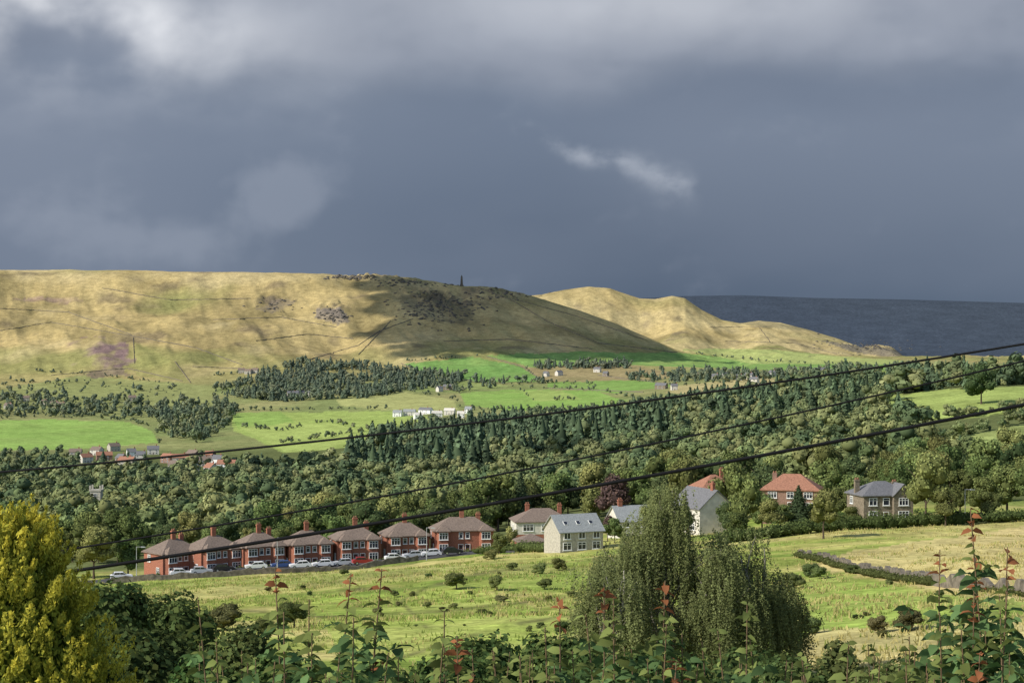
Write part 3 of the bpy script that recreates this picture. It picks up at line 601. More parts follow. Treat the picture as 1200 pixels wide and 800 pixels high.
def hedge(pl,h,w,n,leaf,base,label,name='hedge'):
    A=Acc(); P3=dens(pl,max(1.,w*.7)); hv0=R.uniform(.5,1.4,len(P3))
    for p,q in zip(P3,hv0):
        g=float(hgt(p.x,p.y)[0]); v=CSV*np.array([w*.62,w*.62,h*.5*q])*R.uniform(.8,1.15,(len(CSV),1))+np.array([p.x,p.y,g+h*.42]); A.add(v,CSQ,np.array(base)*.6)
    k=R.integers(0,len(P3),n); cc=np.array([(p.x,p.y,float(hgt(p.x,p.y)[0])+h*.45) for p in P3])[k]; hv=hv0[k]
    dr=R.normal(size=(n,3)); dr/=np.linalg.norm(dr,axis=1,keepdims=True); dr[:,2]=np.abs(dr[:,2])*np.where(R.random(n)<.8,1,-.5)
    c=cc+dr*np.stack([np.full(n,w*.62),np.full(n,w*.62),h*.58*hv],1)*R.uniform(.85,1.3,(n,1)); V,Qd=quads(c,dr+R.normal(size=(n,3))*.5,leaf)
    A.add(V,Qd,np.repeat(np.array(base)*(1+R.uniform(-.4,.4,(n,1))),4,0)); V,Qd,Cc=A.get()
    o=lk(bpy.data.objects.new(name,mk(name,V,Qd,M_near,Cc))); return top(o,label,'hedge')
hedge([at(a,b) for a,b in [(850,286),(930,292),(1000,296),(1080,300),(1150,302),(1230,304)]],2.3,2.8,8000,.3,(.12,.16,.055),'long hedge along the top of the straw meadow')
hedge([at(a,b) for a,b in [(560,342),(600,338),(640,322)]],1.8,1.8,1500,.3,GB,'garden hedge in front of the stone house')
hedge([at(a,b) for a,b in [(180,341),(300,344),(440,351),(560,357)]],1.1,1.0,3500,.25,GB,'low garden hedges in front of the brick houses')
hedge([at(a,b-1.5) for a,b in WL[:4]],.8,1.3,3000,.2,(.12,.14,.05),'rough bramble hedge along the meadow wall')
hedge([at(a,b-1.2) for a,b in WL[4:]],.4,.8,900,.16,(.13,.14,.05),'low bramble growth along the meadow wall')
# ---------------------------------------------------------------- placed trees
def tr(px_,d,hpx,label,protos=None,wide=1.,k=None,name='broadleaf_tree',cat='tree',dz=0):
    return put_tree(protos or protoB,at(px_,d,dz),hpx*d/F,label,name,cat,None,wide,k)
for a in [(1085,300,84,'tall broadleaf tree beside the stone house',protoB,.85,1),(874,306,76,'dense round tree beside the red-roofed house',protoB,.8,0),(965,280,56,'pale green bushy tree above the meadow hedge',protoB,.95,1),
 (936,325,52,'dark upright conifer in front of the brick house',protoC,1.6,0),(860,365,70,'rounded tree behind the houses',protoB,.9,2),(800,395,78,'tall tree behind the cream house',protoB,.8,1),(690,400,62,'tall tree behind the pale stone house',protoT,1.,1),
 (512,405,62,'large dark broadleaf tree behind the brick houses',protoB,1.1,3),(432,410,64,'large dark broadleaf tree behind the brick houses',protoB,1.1,3),(392,400,60,'broadleaf tree behind the brick houses',protoT,1.,0),(560,410,50,'broadleaf tree behind the brick houses',protoB,1,2),(480,400,50,'tree behind the brick houses',protoB,1,0),
 (1125,330,55,'broadleaf tree beside the stone house',protoB,1,0),(1150,320,50,'broadleaf tree above the meadow hedge',protoB,1,2),(1180,325,66,'broadleaf tree above the meadow hedge',protoT,1.2,0),(1000,340,52,'small tree beside the stone house',protoB,1,0),(905,300,40,'small garden tree by the hedge',protoB,1.1,1),(780,420,60,'tree behind the cream house',protoB,1,3),(1212,312,70,'tree at the meadow hedge',protoB,1,0),
 (585,330,26,'bushy garden tree by the roadside',protoB,1.2,0),(600,345,32,'small roadside tree by the houses',protoT,1,1),(1150,880,52,'lone round tree in the hillside field',protoB,.9,3),(150,380,48,'tree at the end of the brick row',protoB,1.1,0),(110,375,60,'pale tree at the end of the brick row',protoB,1.1,1),(60,380,62,'tree at the end of the brick row',protoB,1.1,0),(245,390,50,'tree behind the brick houses',protoB,1,2),(330,395,48,'tree behind the brick houses',protoT,1,0),
 (902,372,66,'dark tree beside the red-roofed house',protoB,1,3),(972,365,66,'tree behind the brick house',protoB,1,0),(985,330,40,'bushy tree beside the stone house',protoB,1.1,1),(852,318,42,'garden tree beside the cream gable',protoB,.9,3),(893,320,46,'round garden bush-like tree',protoB,1.1,0),(720,330,30,'small garden tree before the cream house',protoB,1.1,2),(772,335,40,'garden tree before the cream house',protoB,1,0),(798,322,40,'garden tree before the cream house',protoB,.9,2),(760,350,48,'garden tree before the cream house',protoT,1,1),(1060,345,60,'tree behind the stone house',protoB,1,2),(1108,298,40,'bushy tree above the meadow hedge',protoB,1.2,1),(865,298,34,'low garden tree by the hedge',protoB,1.2,0),(700,345,34,'garden tree beside the stone house',protoB,1,3),(1160,305,34,'bushy tree above the meadow hedge',protoB,1.3,1),(915,325,30,'low garden tree by the brick house',protoB,1.3,2),(955,328,28,'low garden tree by the brick house',protoB,1.3,0),(1000,308,22,'low shrub-like tree at the stone house',protoB,1.5,1)]:
    nm_='conifer_tree' if a[4] is protoC else 'broadleaf_tree'
    tr(a[0],a[1],a[2],a[3],a[4],a[5],a[6],name=nm_)
cp=tree_meshes('b',10,3.8,1500,.42,(.085,.055,.052),9); put_tree([cp],at(722,395),13,'dark copper-leaved tree behind the houses','copper_tree'); put_tree([cp],at(712,340),5,'dark copper-leaved shrub by the house','copper_tree')
bushP=[]
for c in ((.14,.17,.06),(.19,.21,.075),(.155,.15,.065),(.10,.135,.05)):
    v=crown(1600,6.5,9.5,0,.5,c,14); tv=trunk(6,.3,4,4); bushP.append((mk('crown',v[0],v[1],M_leaf,v[2]),mk('trunk',tv[0],tv[1],M_bark)))
BU=[(535,690,22,0),(582,692,20,0),(632,672,14,1),(600,668,10,0),(345,735,34,0),(262,738,34,2),(310,752,30,0),(1062,738,30,2),(1030,742,24,2),(1000,672,14,3),(950,676,22,3),(962,678,16,0),(1100,700,10,0),(660,742,20,3),(638,690,14,0),(462,700,9,0),(950,742,26,3),(575,655,12,1),(930,690,20,0),(640,640,8,1),(500,712,8,0),(655,668,16,1)]
NB=len(BU)
for i in range(50):
    cx_=random.choice([330,480,540,600,650,680,980,1060,1150]); BU.append((cx_+random.gauss(0,38),random.uniform(672,748),random.uniform(2.5,9),random.choice([0,1,1,2,3])))
for i,(px_,py_,hp,k) in enumerate(BU):
    p=hit(px_,py_); put_tree(bushP,p,hp*p.y/F,'low hawthorn and bramble bush on the meadow' if k!=2 else 'brown leafy bramble bush on the meadow','bush','bush','bushes scattered over the meadow',random.uniform(.9,1.5) if i<NB else random.uniform(1.,2.2),k)
# ---------------------------------------------------------------- meadow grass
nG=28000; dg=np.sqrt(R.uniform(75**2,330**2,nG)); tg=R.uniform(-.34,.34,nG); xg=tg*dg; zg=hgt(xg,dg)
cl=fbm(xg/14,dg/10,3); kG=R.random(nG)<np.clip(.4+cl*1.4,0.03,1); xg,dg,zg,cl=xg[kG],dg[kG],zg[kG],cl[kG]; n=len(xg)
bl=5; X=np.repeat(np.stack([xg,dg,zg],1),bl,0)+R.normal(size=(n*bl,3))*np.array([.28,.28,0]); hh=R.uniform(.15,.42,n*bl)*np.repeat(.7+.5*np.clip(cl+.3,0,1),bl); a=R.uniform(0,3.14,n*bl); wv=np.stack([np.cos(a),np.sin(a),0*a],1)*.07; ln=R.normal(size=(n*bl,3))*.12; ln[:,2]=0; tp=X+ln; tp[:,2]+=hh; X[:,2]-=.05
V=np.stack([X-wv,X+wv,tp+wv*.3,tp-wv*.3],1).reshape(-1,3); straw=(R.random(n)<np.where(xg/dg>.165,.85,.42))[:,None]; cc=np.repeat(np.where(straw,np.array([[.50,.44,.18]]),np.array([[.28,.345,.085]])),bl*4,0)*R.uniform(.75,1.2,(n*bl*4,1))
o=lk(bpy.data.objects.new('meadow_grass',mk('meadow_grass',V,np.arange(n*bl*4).reshape(-1,4),M_near,cc))); o["kind"]="stuff"; o["label"]="rough straw and green grass tufts on the meadow"; o["category"]="grass"
# ---------------------------------------------------------------- cars
def wheel_m():
    V=[];Fq=[];M=[];k=14
    for y,rr in ((-.1,.31),(.1,.31),(.1,.19),(-.1,.19)):
        for j in range(k): V.append((math.cos(j*6.283/k)*rr,y,math.sin(j*6.283/k)*rr))
    for i in range(3):
        for j in range(k): Fq.append((i*k+j,i*k+(j+1)%k,(i+1)*k+(j+1)%k,(i+1)*k+j) ); M.append(0)
    Fq.append(tuple(range(2*k,3*k))); M.append(1); Fq.append(tuple(range(3*k,4*k))[::-1]); M.append(1)
    for j in range(k): Fq.append((3*k+j,3*k+(j+1)%k,(j+1)%k,j)); M.append(0)
    return pm('wheel',V,Fq,[M_tyre,M_alloy],M)
WH=wheel_m()
def car_meshes(mat):
    b=MB(); b.prism([(-2.1,.35),(2.1,.35),(2.15,.6),(2.05,.82),(1.15,.95),(-1.75,1.0),(-2.12,.9)],-.86,.86)
    b.prism([(-1.75,1.001),(1.1,.952),(.35,1.46),(-1.3,1.5)],-.70,.70,0)
    body=b.mesh('body',[mat])
    g=MB()
    for s in (-1,1): 
        y0,y1=(.701,.72) if s>0 else (-.72,-.701); g.prism([(-1.5,1.04),(-.35,1.03),(-.35,1.4),(-1.2,1.42)],y0,y1); g.prism([(-.25,1.03),(.9,.99),(.3,1.39),(-.25,1.4)],y0,y1)
    g.poly([(1.09,-.62,1.0),(1.09,.62,1.0),(.42,.6,1.44),(.42,-.6,1.44)],[(0,1,2,3)]); g.poly([(-1.76,-.62,1.06),(-1.76,.62,1.06),(-1.38,.6,1.46),(-1.38,-.6,1.46)],[(3,2,1,0)])
    return body,g.mesh('window',[M_glass])
def hl():
    b=MB(); b.prism([(0,0),(.1,.02),(.06,.16),(-.1,.16)],-.17,.17); return b.mesh('headlight',[M_lamp])
HL=hl()
CARM={}
for nm_,c in (('white',(.8,.8,.8)),('silver',(.5,.52,.54)),('black',(.02,.02,.025)),('red',(.35,.03,.03)),('blue',(.05,.1,.25))): CARM[nm_]=car_meshes(pmat(nm_+'_car_paint',c,.3,.02,spec=.5))
def car(px_,d,c,dirn=0):
    p=at(px_,d,.14); q=at(px_+8,d+.4); yaw=math.atan2(q.y-p.y,q.x-p.x)+dirn; body,gl=CARM[c]
    e=bpy.data.objects.new('parked_car',None); lk(e); 
    z=max(float(hgt(p.x+dx,p.y+dy)[0]) for dx in (-2,0,2) for dy in (-1.5,0,1.5)); e.location=(p.x,p.y,z+.12); e.rotation_euler[2]=yaw
    lk(bpy.data.objects.new('body',body),e); lk(bpy.data.objects.new('window',gl),e)
    for x in (-1.3,1.32):
        for y in (-.8,.8): o=lk(bpy.data.objects.new('wheel',WH),e); o.location=(x,y,.31)
    for y in (-.6,.6): o=lk(bpy.data.objects.new('headlight',HL),e); o.location=(2.1,y,.66)
    top(e,c+' car parked on the road below the houses','car','cars parked along the road')
for px_,c in [(142,'white'),(212,'white'),(236,'silver'),(262,'black'),(300,'white'),(330,'blue'),(352,'white'),(378,'white'),(402,'silver'),(425,'red'),(463,'white'),(484,'silver'),(505,'white'),(530,'black')]:
    dr=np.interp(px_,[a for a,b in RW],[b for a,b in RW]); car(px_,float(dr)-random.choice([-1.3,1.4]),c,random.choice([0,math.pi]))
def lamp(px_,d,h=7.5):
    e=bpy.data.objects.new('street_lamp',None); lk(e); e.location=at(px_,d)
    b=MB(); k=8
    for z0,z1,r0,r1 in ((-.3,1.4,.12,.11),(1.4,h,.075,.05)):
        vs=[(math.cos(j*6.283/k)*r,math.sin(j*6.283/k)*r,z) for z,r in ((z0,r0),(z1,r1)) for j in range(k)]; b.poly(vs,[(j,(j+1)%k,k+(j+1)%k,k+j) for j in range(k)]+[tuple(range(k,2*k))])
    b.box(-.04,1.2,-.04,.04,h-.03,h+.05)
    lk(bpy.data.objects.new('post',b.mesh('post',[M_galv])),e); b=MB(); b.prism([(.9,h-.12),(1.7,h-.1),(1.75,h),(.95,h+.12)],-.14,.14); lk(bpy.data.objects.new('lamp_head',b.mesh('lamp_head',[M_galv])),e)
    top(e,'grey steel street lamp beside the road','street lamp','street lamps')
for a in ((1131,306,6),(160,330,6.5),(325,333,6.5),(500,342,6.5)): lamp(*a)
# ---------------------------------------------------------------- rocks
A=Acc()
for (x0,x1,y0,y1,n_) in ((385,442,323,328,110),(468,558,345,379,280),(960,1060,398,415,110),(372,408,362,379,70),(300,345,350,366,40),(500,545,330,336,30),(560,640,338,352,60),(1005,1050,404,410,70),(440,490,326,336,60)):
    for i in range(n_):
        p=hit(random.gauss((x0+x1)/2,(x1-x0)*.28),random.gauss((y0+y1)/2,(y1-y0)*.28)); s=random.uniform(.9,3.4); v=CSV*np.array([s*random.uniform(.8,1.7),s,s*random.uniform(.5,.9)])*R.uniform(.7,1.25,(len(CSV),1))+np.array(p); A.add(v,CSQ,(.1,.1,.1))
V,Q,Cc=A.get(); o=lk(bpy.data.objects.new('moorland_rocks',mk('moorland_rocks',V,Q,M_rock,Cc))); o["kind"]="stuff"; o["label"]="dark gritstone outcrops scattered on the hill"; o["category"]="rocks"
# ---------------------------------------------------------------- weeping birches
def birch(px_,d,hpx,wpx,label,nstr,stems,seed,zlow=.1,ncl=26,peak=1.,c0=(.185,.21,.085)):
    rr=random.Random(seed); h=hpx*d/F; w=wpx*d/F/2
    e=bpy.data.objects.new('birch_tree',None); lk(e); e.location=at(px_,d)
    V=[];Qs=[]
    def tube(pts_,r0,r1,k=6):
        b=len(V); n=len(pts_)
        for i,p in enumerate(pts_):
            r=r0+(r1-r0)*i/(n-1)
            for j in range(k): a=j*6.283/k; V.append((p[0]+math.cos(a)*r,p[1]+math.sin(a)*r,p[2]))
        for i in range(n-1):
            for j in range(k): Qs.append([b+i*k+j,b+i*k+(j+1)%k,b+(i+1)*k+(j+1)%k,b+(i+1)*k+j])
    stem=[]
    for si,(sx,sh) in enumerate(stems):
        tp=Vector((sx*w,rr.uniform(-.3,.3),h*sh)); pts_=[Vector((sx*.3,0,-.4)).lerp(tp,i/9)+Vector((math.sin(i*.9+si)*.12,math.cos(i*.7)*.12,0)) for i in range(10)]
        tube(pts_,.17,.03); stem.append(pts_)
    cls=[]
    for i in range(ncl):
        a=rr.uniform(0,6.28); q=math.sqrt(rr.uniform(.0,1)); r_=w*q*.95
        zt=h*(1-.5*peak*q**1.3)*rr.uniform(.66,1.0) if q>.22 else h*rr.uniform(.86,1.)
        c=Vector((math.cos(a)*r_,math.sin(a)*r_,zt)); cls.append(c)
        st_=rr.choice(stem); k=max(2,min(8,int(9*(zt*.72)/h))); b0=st_[k]; mid=b0.lerp(c,.55)+Vector((0,0,.12*(c-b0).length)); tube([b0,mid,c],.05,.012,4)
    A=Acc()
    for i in range(nstr):
        c0_=rr.choice(cls); s=c0_+Vector((rr.gauss(0,.32),rr.gauss(0,.32),rr.gauss(-.1,.28)))
        ln=min(rr.uniform(.7,4.8)*(h/9),s.z-h*zlow)
        if ln<.3: continue
        n_=int(ln*28)+8; t=np.linspace(0,1,n_); ang=math.atan2(c0_.y,c0_.x)+rr.uniform(-.6,.6); dx,dy=math.cos(ang)*.4,math.sin(ang)*.4
        sway=rr.uniform(-.2,.35)
        c=np.stack([s.x+dx*np.sin(t*1.6)+sway*t*t,s.y+dy*np.sin(t*1.6),s.z-t*ln+np.sin(t*3.14)*.12],1)+R.normal(size=(n_,3))*np.array([.05,.05,.04])
        Vq,Qq=quads(c,R.normal(size=(n_,3))*.8+np.array([-.6,-.6,.5]),.11,.65)
        colr=np.array(c0)*rr.uniform(.65,1.3); A.add(Vq,Qq,np.repeat(colr*(1+R.uniform(-.3,.3,(n_,1))),4,0))
    Vc,Qc,Cc=A.get()
    lk(bpy.data.objects.new('trunk',mk('trunk',V,Qs,M_birch)),e); lk(bpy.data.objects.new('crown',mk('crown',Vc,Qc,M_near,Cc)),e)
    top(e,label,'tree')
birch(783,84,244,176,'tall weeping birch with thin drooping branches on the meadow',1250,[(-.35,.82),(.05,.93),(.3,.86)],3,ncl=64,peak=.62)
birch(716,80,176,112,'smaller weeping birch with drooping foliage beside the tall one',520,[(-.2,.8),(.25,.88)],4,ncl=26,peak=.7)
birch(884,86,176,118,'weeping birch with drooping foliage down to the grass',780,[(-.3,.85),(.2,.9)],5,.03,ncl=32,peak=.6,c0=(.165,.19,.075))
birch(842,82,176,100,'low weeping birch with drooping twigs between taller ones',480,[(0,.85)],9,.03,ncl=24,peak=.6,c0=(.17,.195,.078))
# ---------------------------------------------------------------- foreground golden conifer
def golden():
    e=bpy.data.objects.new('golden_cypress',None); lk(e); d=14.; e.location=at(6,d); base=e.location.z; topz=(400-594)/F*d; h=topz-base
    RB=1.36; ex=.60
    A=Acc()
    npl=760; up_=R.uniform(0,1,npl)**.72*.98; tp_=R.uniform(0,6.28,npl); out_=R.uniform(.82,1.14,npl); ls=R.uniform(.12,.36,npl)*(1.1-.4*up_)
    n=80000; k=R.integers(0,npl,n); f=R.uniform(0,1,n)
    rb=RB*(1-up_)**ex*out_+.02
    cx=np.cos(tp_)*rb; cy=np.sin(tp_)*rb; cz=up_*h
    wd=ls[k]*.26*np.sin(np.pi*np.clip(f*.85+.12,0,1))
    off=R.normal(size=(n,3)); off/=np.linalg.norm(off,axis=1,keepdims=True)
    c=np.stack([cx[k]+np.cos(tp_[k])*ls[k]*f*.55,cy[k]+np.sin(tp_[k])*ls[k]*f*.55,cz[k]+ls[k]*(f-.35)],1)+off*wd[:,None]*R.uniform(.4,1.25,(n,1))
    m=26000; u=R.uniform(0,1,m)**.8*.97; th=R.uniform(0,6.28,m); ri=RB*(1-u)**ex*R.uniform(.76,.93,m)
    ci=np.stack([np.cos(th)*ri,np.sin(th)*ri,u*h],1); oi=np.stack([np.cos(th),np.sin(th),0*th+.3],1)
    c=np.concatenate([c,ci]); off=np.concatenate([off,oi]); tha=np.concatenate([tp_[k],th]); N_=len(c)
    nn=off*.7+R.normal(size=(N_,3))*.45+np.stack([np.cos(tha),np.sin(tha),.3+0*tha],1)*.6
    nn/=np.linalg.norm(nn,axis=1,keepdims=True); up=np.stack([np.cos(tha)*.4,np.sin(tha)*.4,np.full(N_,.9)],1)+off*.5+R.normal(size=(N_,3))*.25
    s=np.cross(nn,up); s/=np.linalg.norm(s,axis=1,keepdims=True); up=np.cross(s,nn)*-1; up=np.where(up[:,2:3]<0,-up,up)
    L_=R.uniform(.018,.05,(N_,1)); W_=L_*R.uniform(.14,.28,(N_,1))
    L_[n:]*=1.4; W_[n:]*=1.6
    V=np.stack([c-up*L_*.5,c+s*W_,c+up*L_*.6,c-s*W_],1).reshape(-1,3)
    kk=np.concatenate([np.clip((out_[k]-.74)*3.4,0,1)*np.clip(.45+f,0,1)*R.uniform(.55,1,n),R.uniform(0,.35,m)])[:,None]; col=(np.array([.15,.20,.035])*(1-kk)+np.array([.74,.64,.09])*kk)*R.uniform(.7,1.2,(N_,1))
    A.add(V,np.arange(4*N_).reshape(N_,4),np.repeat(col,4,0))
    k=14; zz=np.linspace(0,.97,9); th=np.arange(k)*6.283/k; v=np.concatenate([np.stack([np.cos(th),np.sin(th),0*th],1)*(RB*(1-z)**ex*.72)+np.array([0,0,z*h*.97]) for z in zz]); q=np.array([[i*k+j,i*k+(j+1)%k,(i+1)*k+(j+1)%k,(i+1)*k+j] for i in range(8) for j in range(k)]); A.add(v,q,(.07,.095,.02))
    V,Q,Cc=A.get(); lk(bpy.data.objects.new('crown',mk('crown',V,Q,M_near,Cc)),e); tv=trunk(h*.5,.08,0); lk(bpy.data.objects.new('trunk',mk('trunk',tv[0],tv[1],M_bark)),e)
    top(e,'golden yellow-green cypress with feathery sprays','conifer')
golden()
# ---------------------------------------------------------------- foreground shrubs
def bigshrub(px_,d,topy,wpx,n,leaf,base,label):
    p=at(px_,d); h=(400-topy)/F*d-p.z; w=wpx*d/F/2
    e=bpy.data.objects.new('leafy_shrub',None); lk(e); e.location=p
    v=crown(n,w,h,0,leaf,base,26,colv=.5); tv=trunk(h*.6,.06,5,w*.8)
    lk(bpy.data.objects.new('crown',mk('crown',v[0],v[1],M_near,v[2])),e); lk(bpy.data.objects.new('trunk',mk('trunk',tv[0],tv[1],M_bark)),e); top(e,label,'shrub')
SH=[(120,38,685,150,9000,.13,(.075,.11,.038)),(205,42,700,150,9000,.13,(.09,.125,.042)),(165,30,722,170,9000,.11,(.075,.105,.036)),(275,36,736,130,6000,.11,(.10,.13,.045)),(90,28,735,150,7000,.10,(.075,.105,.035)),
          (560,30,750,160,7000,.10,(.09,.14,.045)),(650,34,738,140,7000,.11,(.10,.15,.048)),(520,26,768,140,6000,.09,(.08,.13,.042)),(400,24,778,130,4500,.09,(.07,.12,.036)),(760,34,762,150,6000,.11,(.08,.13,.04)),(880,36,762,140,6000,.11,(.085,.13,.043)),(985,34,752,90,4000,.1,(.14,.165,.058)),
          (330,30,758,120,5000,.10,(.09,.14,.043)),(240,26,764,140,6000,.09,(.07,.12,.036)),(460,30,772,120,4500,.09,(.10,.145,.048)),(700,28,760,130,5500,.09,(.09,.14,.043)),(820,28,774,130,5000,.09,(.08,.13,.041)),(930,28,772,120,4500,.09,(.10,.145,.048)),(1050,30,778,120,4000,.09,(.12,.155,.053)),(1140,28,776,120,4500,.09,(.09,.14,.043)),(600,24,772,130,5000,.08,(.08,.13,.04))]
for a in SH: bigshrub(*a,'dense green garden shrub below the meadow')
def cane(px_,d,topy,seed,red=False,bush=1.,name='cane_shrub'):
    rr=random.Random(seed); p=at(px_,d); ztop=(400-topy)/F*d; h=ztop-p.z
    e=bpy.data.objects.new(name,None); lk(e); e.location=p; lean=(rr.uniform(-.1,.1),rr.uniform(-.1,.1))
    V=[];Qs=[];k=6;n_=16
    def cp(f): return Vector((lean[0]*f*f+math.sin(f*4+seed)*.02,lean[1]*f*f,h*f))
    for i in range(n_+1):
        f=i/n_; c=cp(f); r=.008*(1-f)+.003
        for j in range(k): V.append((c.x+math.cos(j*1.047)*r,c.y+math.sin(j*1.047)*r,c.z))
    for i in range(n_):
        for j in range(k): Qs.append([i*k+j,i*k+(j+1)%k,(i+1)*k+(j+1)%k,(i+1)*k+j])
    lk(bpy.data.objects.new('stem',mk('stem',V,Qs,M_stem)),e)
    LV=[];LQ=[];LC=[]
    def leafq(c,dirv,ln,wd,col):
        dirv=dirv.normalized(); s=dirv.cross(Vector((0,0,1))); s=s.normalized() if s.length>.01 else Vector((1,0,0)); u=s.cross(dirv)
        ro=rr.uniform(-1.,1.); s,u=s*math.cos(ro)+u*math.sin(ro),u*math.cos(ro)-s*math.sin(ro)
        b=len(LV); P_=[c,c+dirv*ln*.3+s*wd*.5+u*wd*.14,c+dirv*ln*.7+s*wd*.38+u*wd*.1-Vector((0,0,ln*.12)),c+dirv*ln-Vector((0,0,ln*.35)),c+dirv*ln*.7-s*wd*.38+u*wd*.1-Vector((0,0,ln*.12)),c+dirv*ln*.3-s*wd*.5+u*wd*.14,c+dirv*ln*.35,c+dirv*ln*.74-Vector((0,0,ln*.16))]
        for q in P_: LV.append(tuple(q))
        for q in ((0,1,6,5),(1,2,7,6),(6,7,4,5),(2,3,4,7)): LQ.append([b+i for i in q])
        for _ in P_: LC.append(col)
    z=h*.25 if h<3 else h-2.2; i=0
    while z<h:
        f=z/h; c=cp(f); a=i*1.57+rr.uniform(-.5,.5); fr=(h-z)/2.2; ln=(.05+.085*min(1,fr*3.2))*bush*rr.uniform(.7,1.3)
        for sg in (0,math.pi):
            if rr.random()<.08: continue
            dv=Vector((math.cos(a+sg),math.sin(a+sg)*.8,rr.uniform(-.3,.7)))
            t_=fr<.08 and red; col=np.array([.30,.12,.055] if t_ else ([.19,.23,.07] if fr<.15 else [.11,.185,.07]))*rr.uniform(.6,1.4)
            leafq(c,dv,ln,ln*.62,col)
            if fr>.14 and rr.random()<min(1,fr*2.6)*bush:
                dv2=Vector((math.cos(a+sg+.4),math.sin(a+sg+.4),.3)); e0=c+dv2*rr.uniform(.04,.2); leafq(e0,dv2,ln*.85,ln*.5,col*.9); leafq(e0,Vector((dv2.y,-dv2.x,rr.uniform(-.4,.4))),ln*.75,ln*.46,col*.85); leafq(e0,Vector((-dv2.y,dv2.x,rr.uniform(-.4,.4))),ln*.75,ln*.46,col)
        z+=rr.uniform(.03,.05)*(1+.4*min(1,fr)); i+=1
    lk(bpy.data.objects.new('foliage',mk('foliage',LV,LQ,M_near,LC)),e)
    top(e,'tall upright leafy cane with reddish tip' if red else 'tall upright leafy green cane','shrub','leafy canes rising from the garden hedge')
M_stem=pmat('cane_stem',(.15,.10,.055),.7,.3,20)
S_=[(340,9.5,668,1),(345,8.5,720,0),(392,9,668,1),(425,9,664,1),(408,8.6,722,0),(440,9.4,728,0),(250,9,700,0),(258,8.5,745,0),(282,9.5,770,0),(370,9,742,0),(530,9,716,0),(505,8.5,738,0),(545,8.8,745,1),(655,9,703,1),(640,8.6,732,0),(700,9.2,690,1),(712,8.6,722,0),(722,9,700,0),(745,9,745,0),(780,9,678,1),(776,8.6,728,0),(800,9,742,0),(868,9,708,0),(862,8.5,742,0),(835,9,752,0),(905,9,752,0),(600,9,760,0),(575,9,762,0),(620,9,765,0),(470,9,766,0),(1097,9.4,645,1),(1102,8.8,715,0),(1128,9,690,1),(1135,8.6,735,0),(1162,9,597,1),(1166,8.5,680,0),(1180,9,640,1),(1190,8.7,700,0),(1075,9,745,0),(1120,9.5,760,0),(1150,9,758,0),(1050,9,762,0),(1015,9,772,0),(930,9,775,0),(1172,9,735,0),(310,9,780,0),(385,8.5,765,0),(430,8.7,765,0),(680,9,765,0),(760,9,768,0),(1195,9,745,0),(355,9.2,700,0),(1145,9.2,655,1)]
for i,(a,b,c,r_) in enumerate(S_): cane(a,b,c,i*7+1,bool(r_),1.05)
for i in range(105): cane(random.uniform(225,1240),random.uniform(8,12),random.uniform(755,805),900+i,random.random()<.12,1.1)
# ---------------------------------------------------------------- cables
def cable(pts_,dl,dr,rad,x0,x1,label):
    A_=np.polyfit([p[0] for p in pts_],[p[1] for p in pts_],2); V=[];Qs=[];n_=80;k=8
    for i in range(n_+1):
        f=i/n_; px_=x0+(x1-x0)*f; d=dl+(dr-dl)*f; y=np.polyval(A_,px_); c=((px_-600)/F*d,d,(400-y)/F*d)
        for j in range(k): a=j*6.283/k; V.append((c[0],c[1]+math.cos(a)*rad,c[2]+math.sin(a)*rad))
    for i in range(n_):
        for j in range(k): Qs.append([i*k+j,i*k+(j+1)%k,(i+1)*k+(j+1)%k,(i+1)*k+j])
    o=lk(bpy.data.objects.new('overhead_cable',mk('overhead_cable',V,Qs,M_cable,smooth=True))); top(o,label,'cable','overhead cables')
cable([(0,553),(600,490),(1200,403)],22,20,.014,-300,1600,'thin black overhead cable strung above the valley')
cable([(70,645),(640,545),(1200,423)],17.5,17.5,.010,30,1600,'thin black overhead cable emerging behind the cypress')
cable([(70,671),(640,579),(1200,474)],17,17,.018,30,1600,'thick black overhead cable emerging behind the cypress')
# ---------------------------------------------------------------- sun, added shade clouds, sky
Sd=Vector((-.74,-.38,.62)).normalized()
sun=bpy.data.lights.new('sun','SUN'); sun.energy=4.7; sun.angle=math.radians(.6); sun.color=(1,.94,.84)
so=lk(bpy.data.objects.new('sun',sun)); so.rotation_euler=Sd.to_track_quat('Z','Y').to_euler()
def shade_cloud(foot_,alt,rad,name='shade_cloud',nb=5):  # unseen blobs added sunward of the footprint to cast shadow on it
    A=Acc()
    for px_,d in foot_:
        p=at(px_,d); kk=(alt-p.z)/Sd.z; c=p+Sd*kk
        for _ in range(nb):
            r=rad*random.uniform(.4,.85); v=CSV*np.array([r*1.2,r,r*.35])*R.uniform(.75,1.2,(len(CSV),1))+np.array([c.x+random.gauss(0,rad*.4),c.y+random.gauss(0,rad*.4),c.z+random.uniform(0,60)]); A.add(v,CSQ,(1,1,1))
    V,Q,Cc=A.get(); me=mk(name,V,Q,M_shade_cloud,Cc,smooth=True); o=lk(bpy.data.objects.new(name,me)); o["kind"]="structure"; o["label"]="unseen clouds added to shade the hill and valley"
fp=[]
for d_,x0,x1 in ((3590,505,610),(3540,480,650),(3480,465,695),(3420,450,725),(3360,450,750),(3300,455,775),(3240,460,795),(3180,455,800),(3120,460,790),(3060,480,770),(3000,520,740)):
    for x_ in np.arange(x0,x1+1,26): fp.append((x_,d_))
shade_cloud(fp,1150,62,nb=4)
shade_cloud([(300,1100),(420,1050),(560,1000),(200,1250),(640,1120)],520,26)
W=bpy.data.worlds.new("World"); scene.world=W; W.use_nodes=True; nt=W.node_tree; N=nt.nodes; L=nt.links; N.clear()
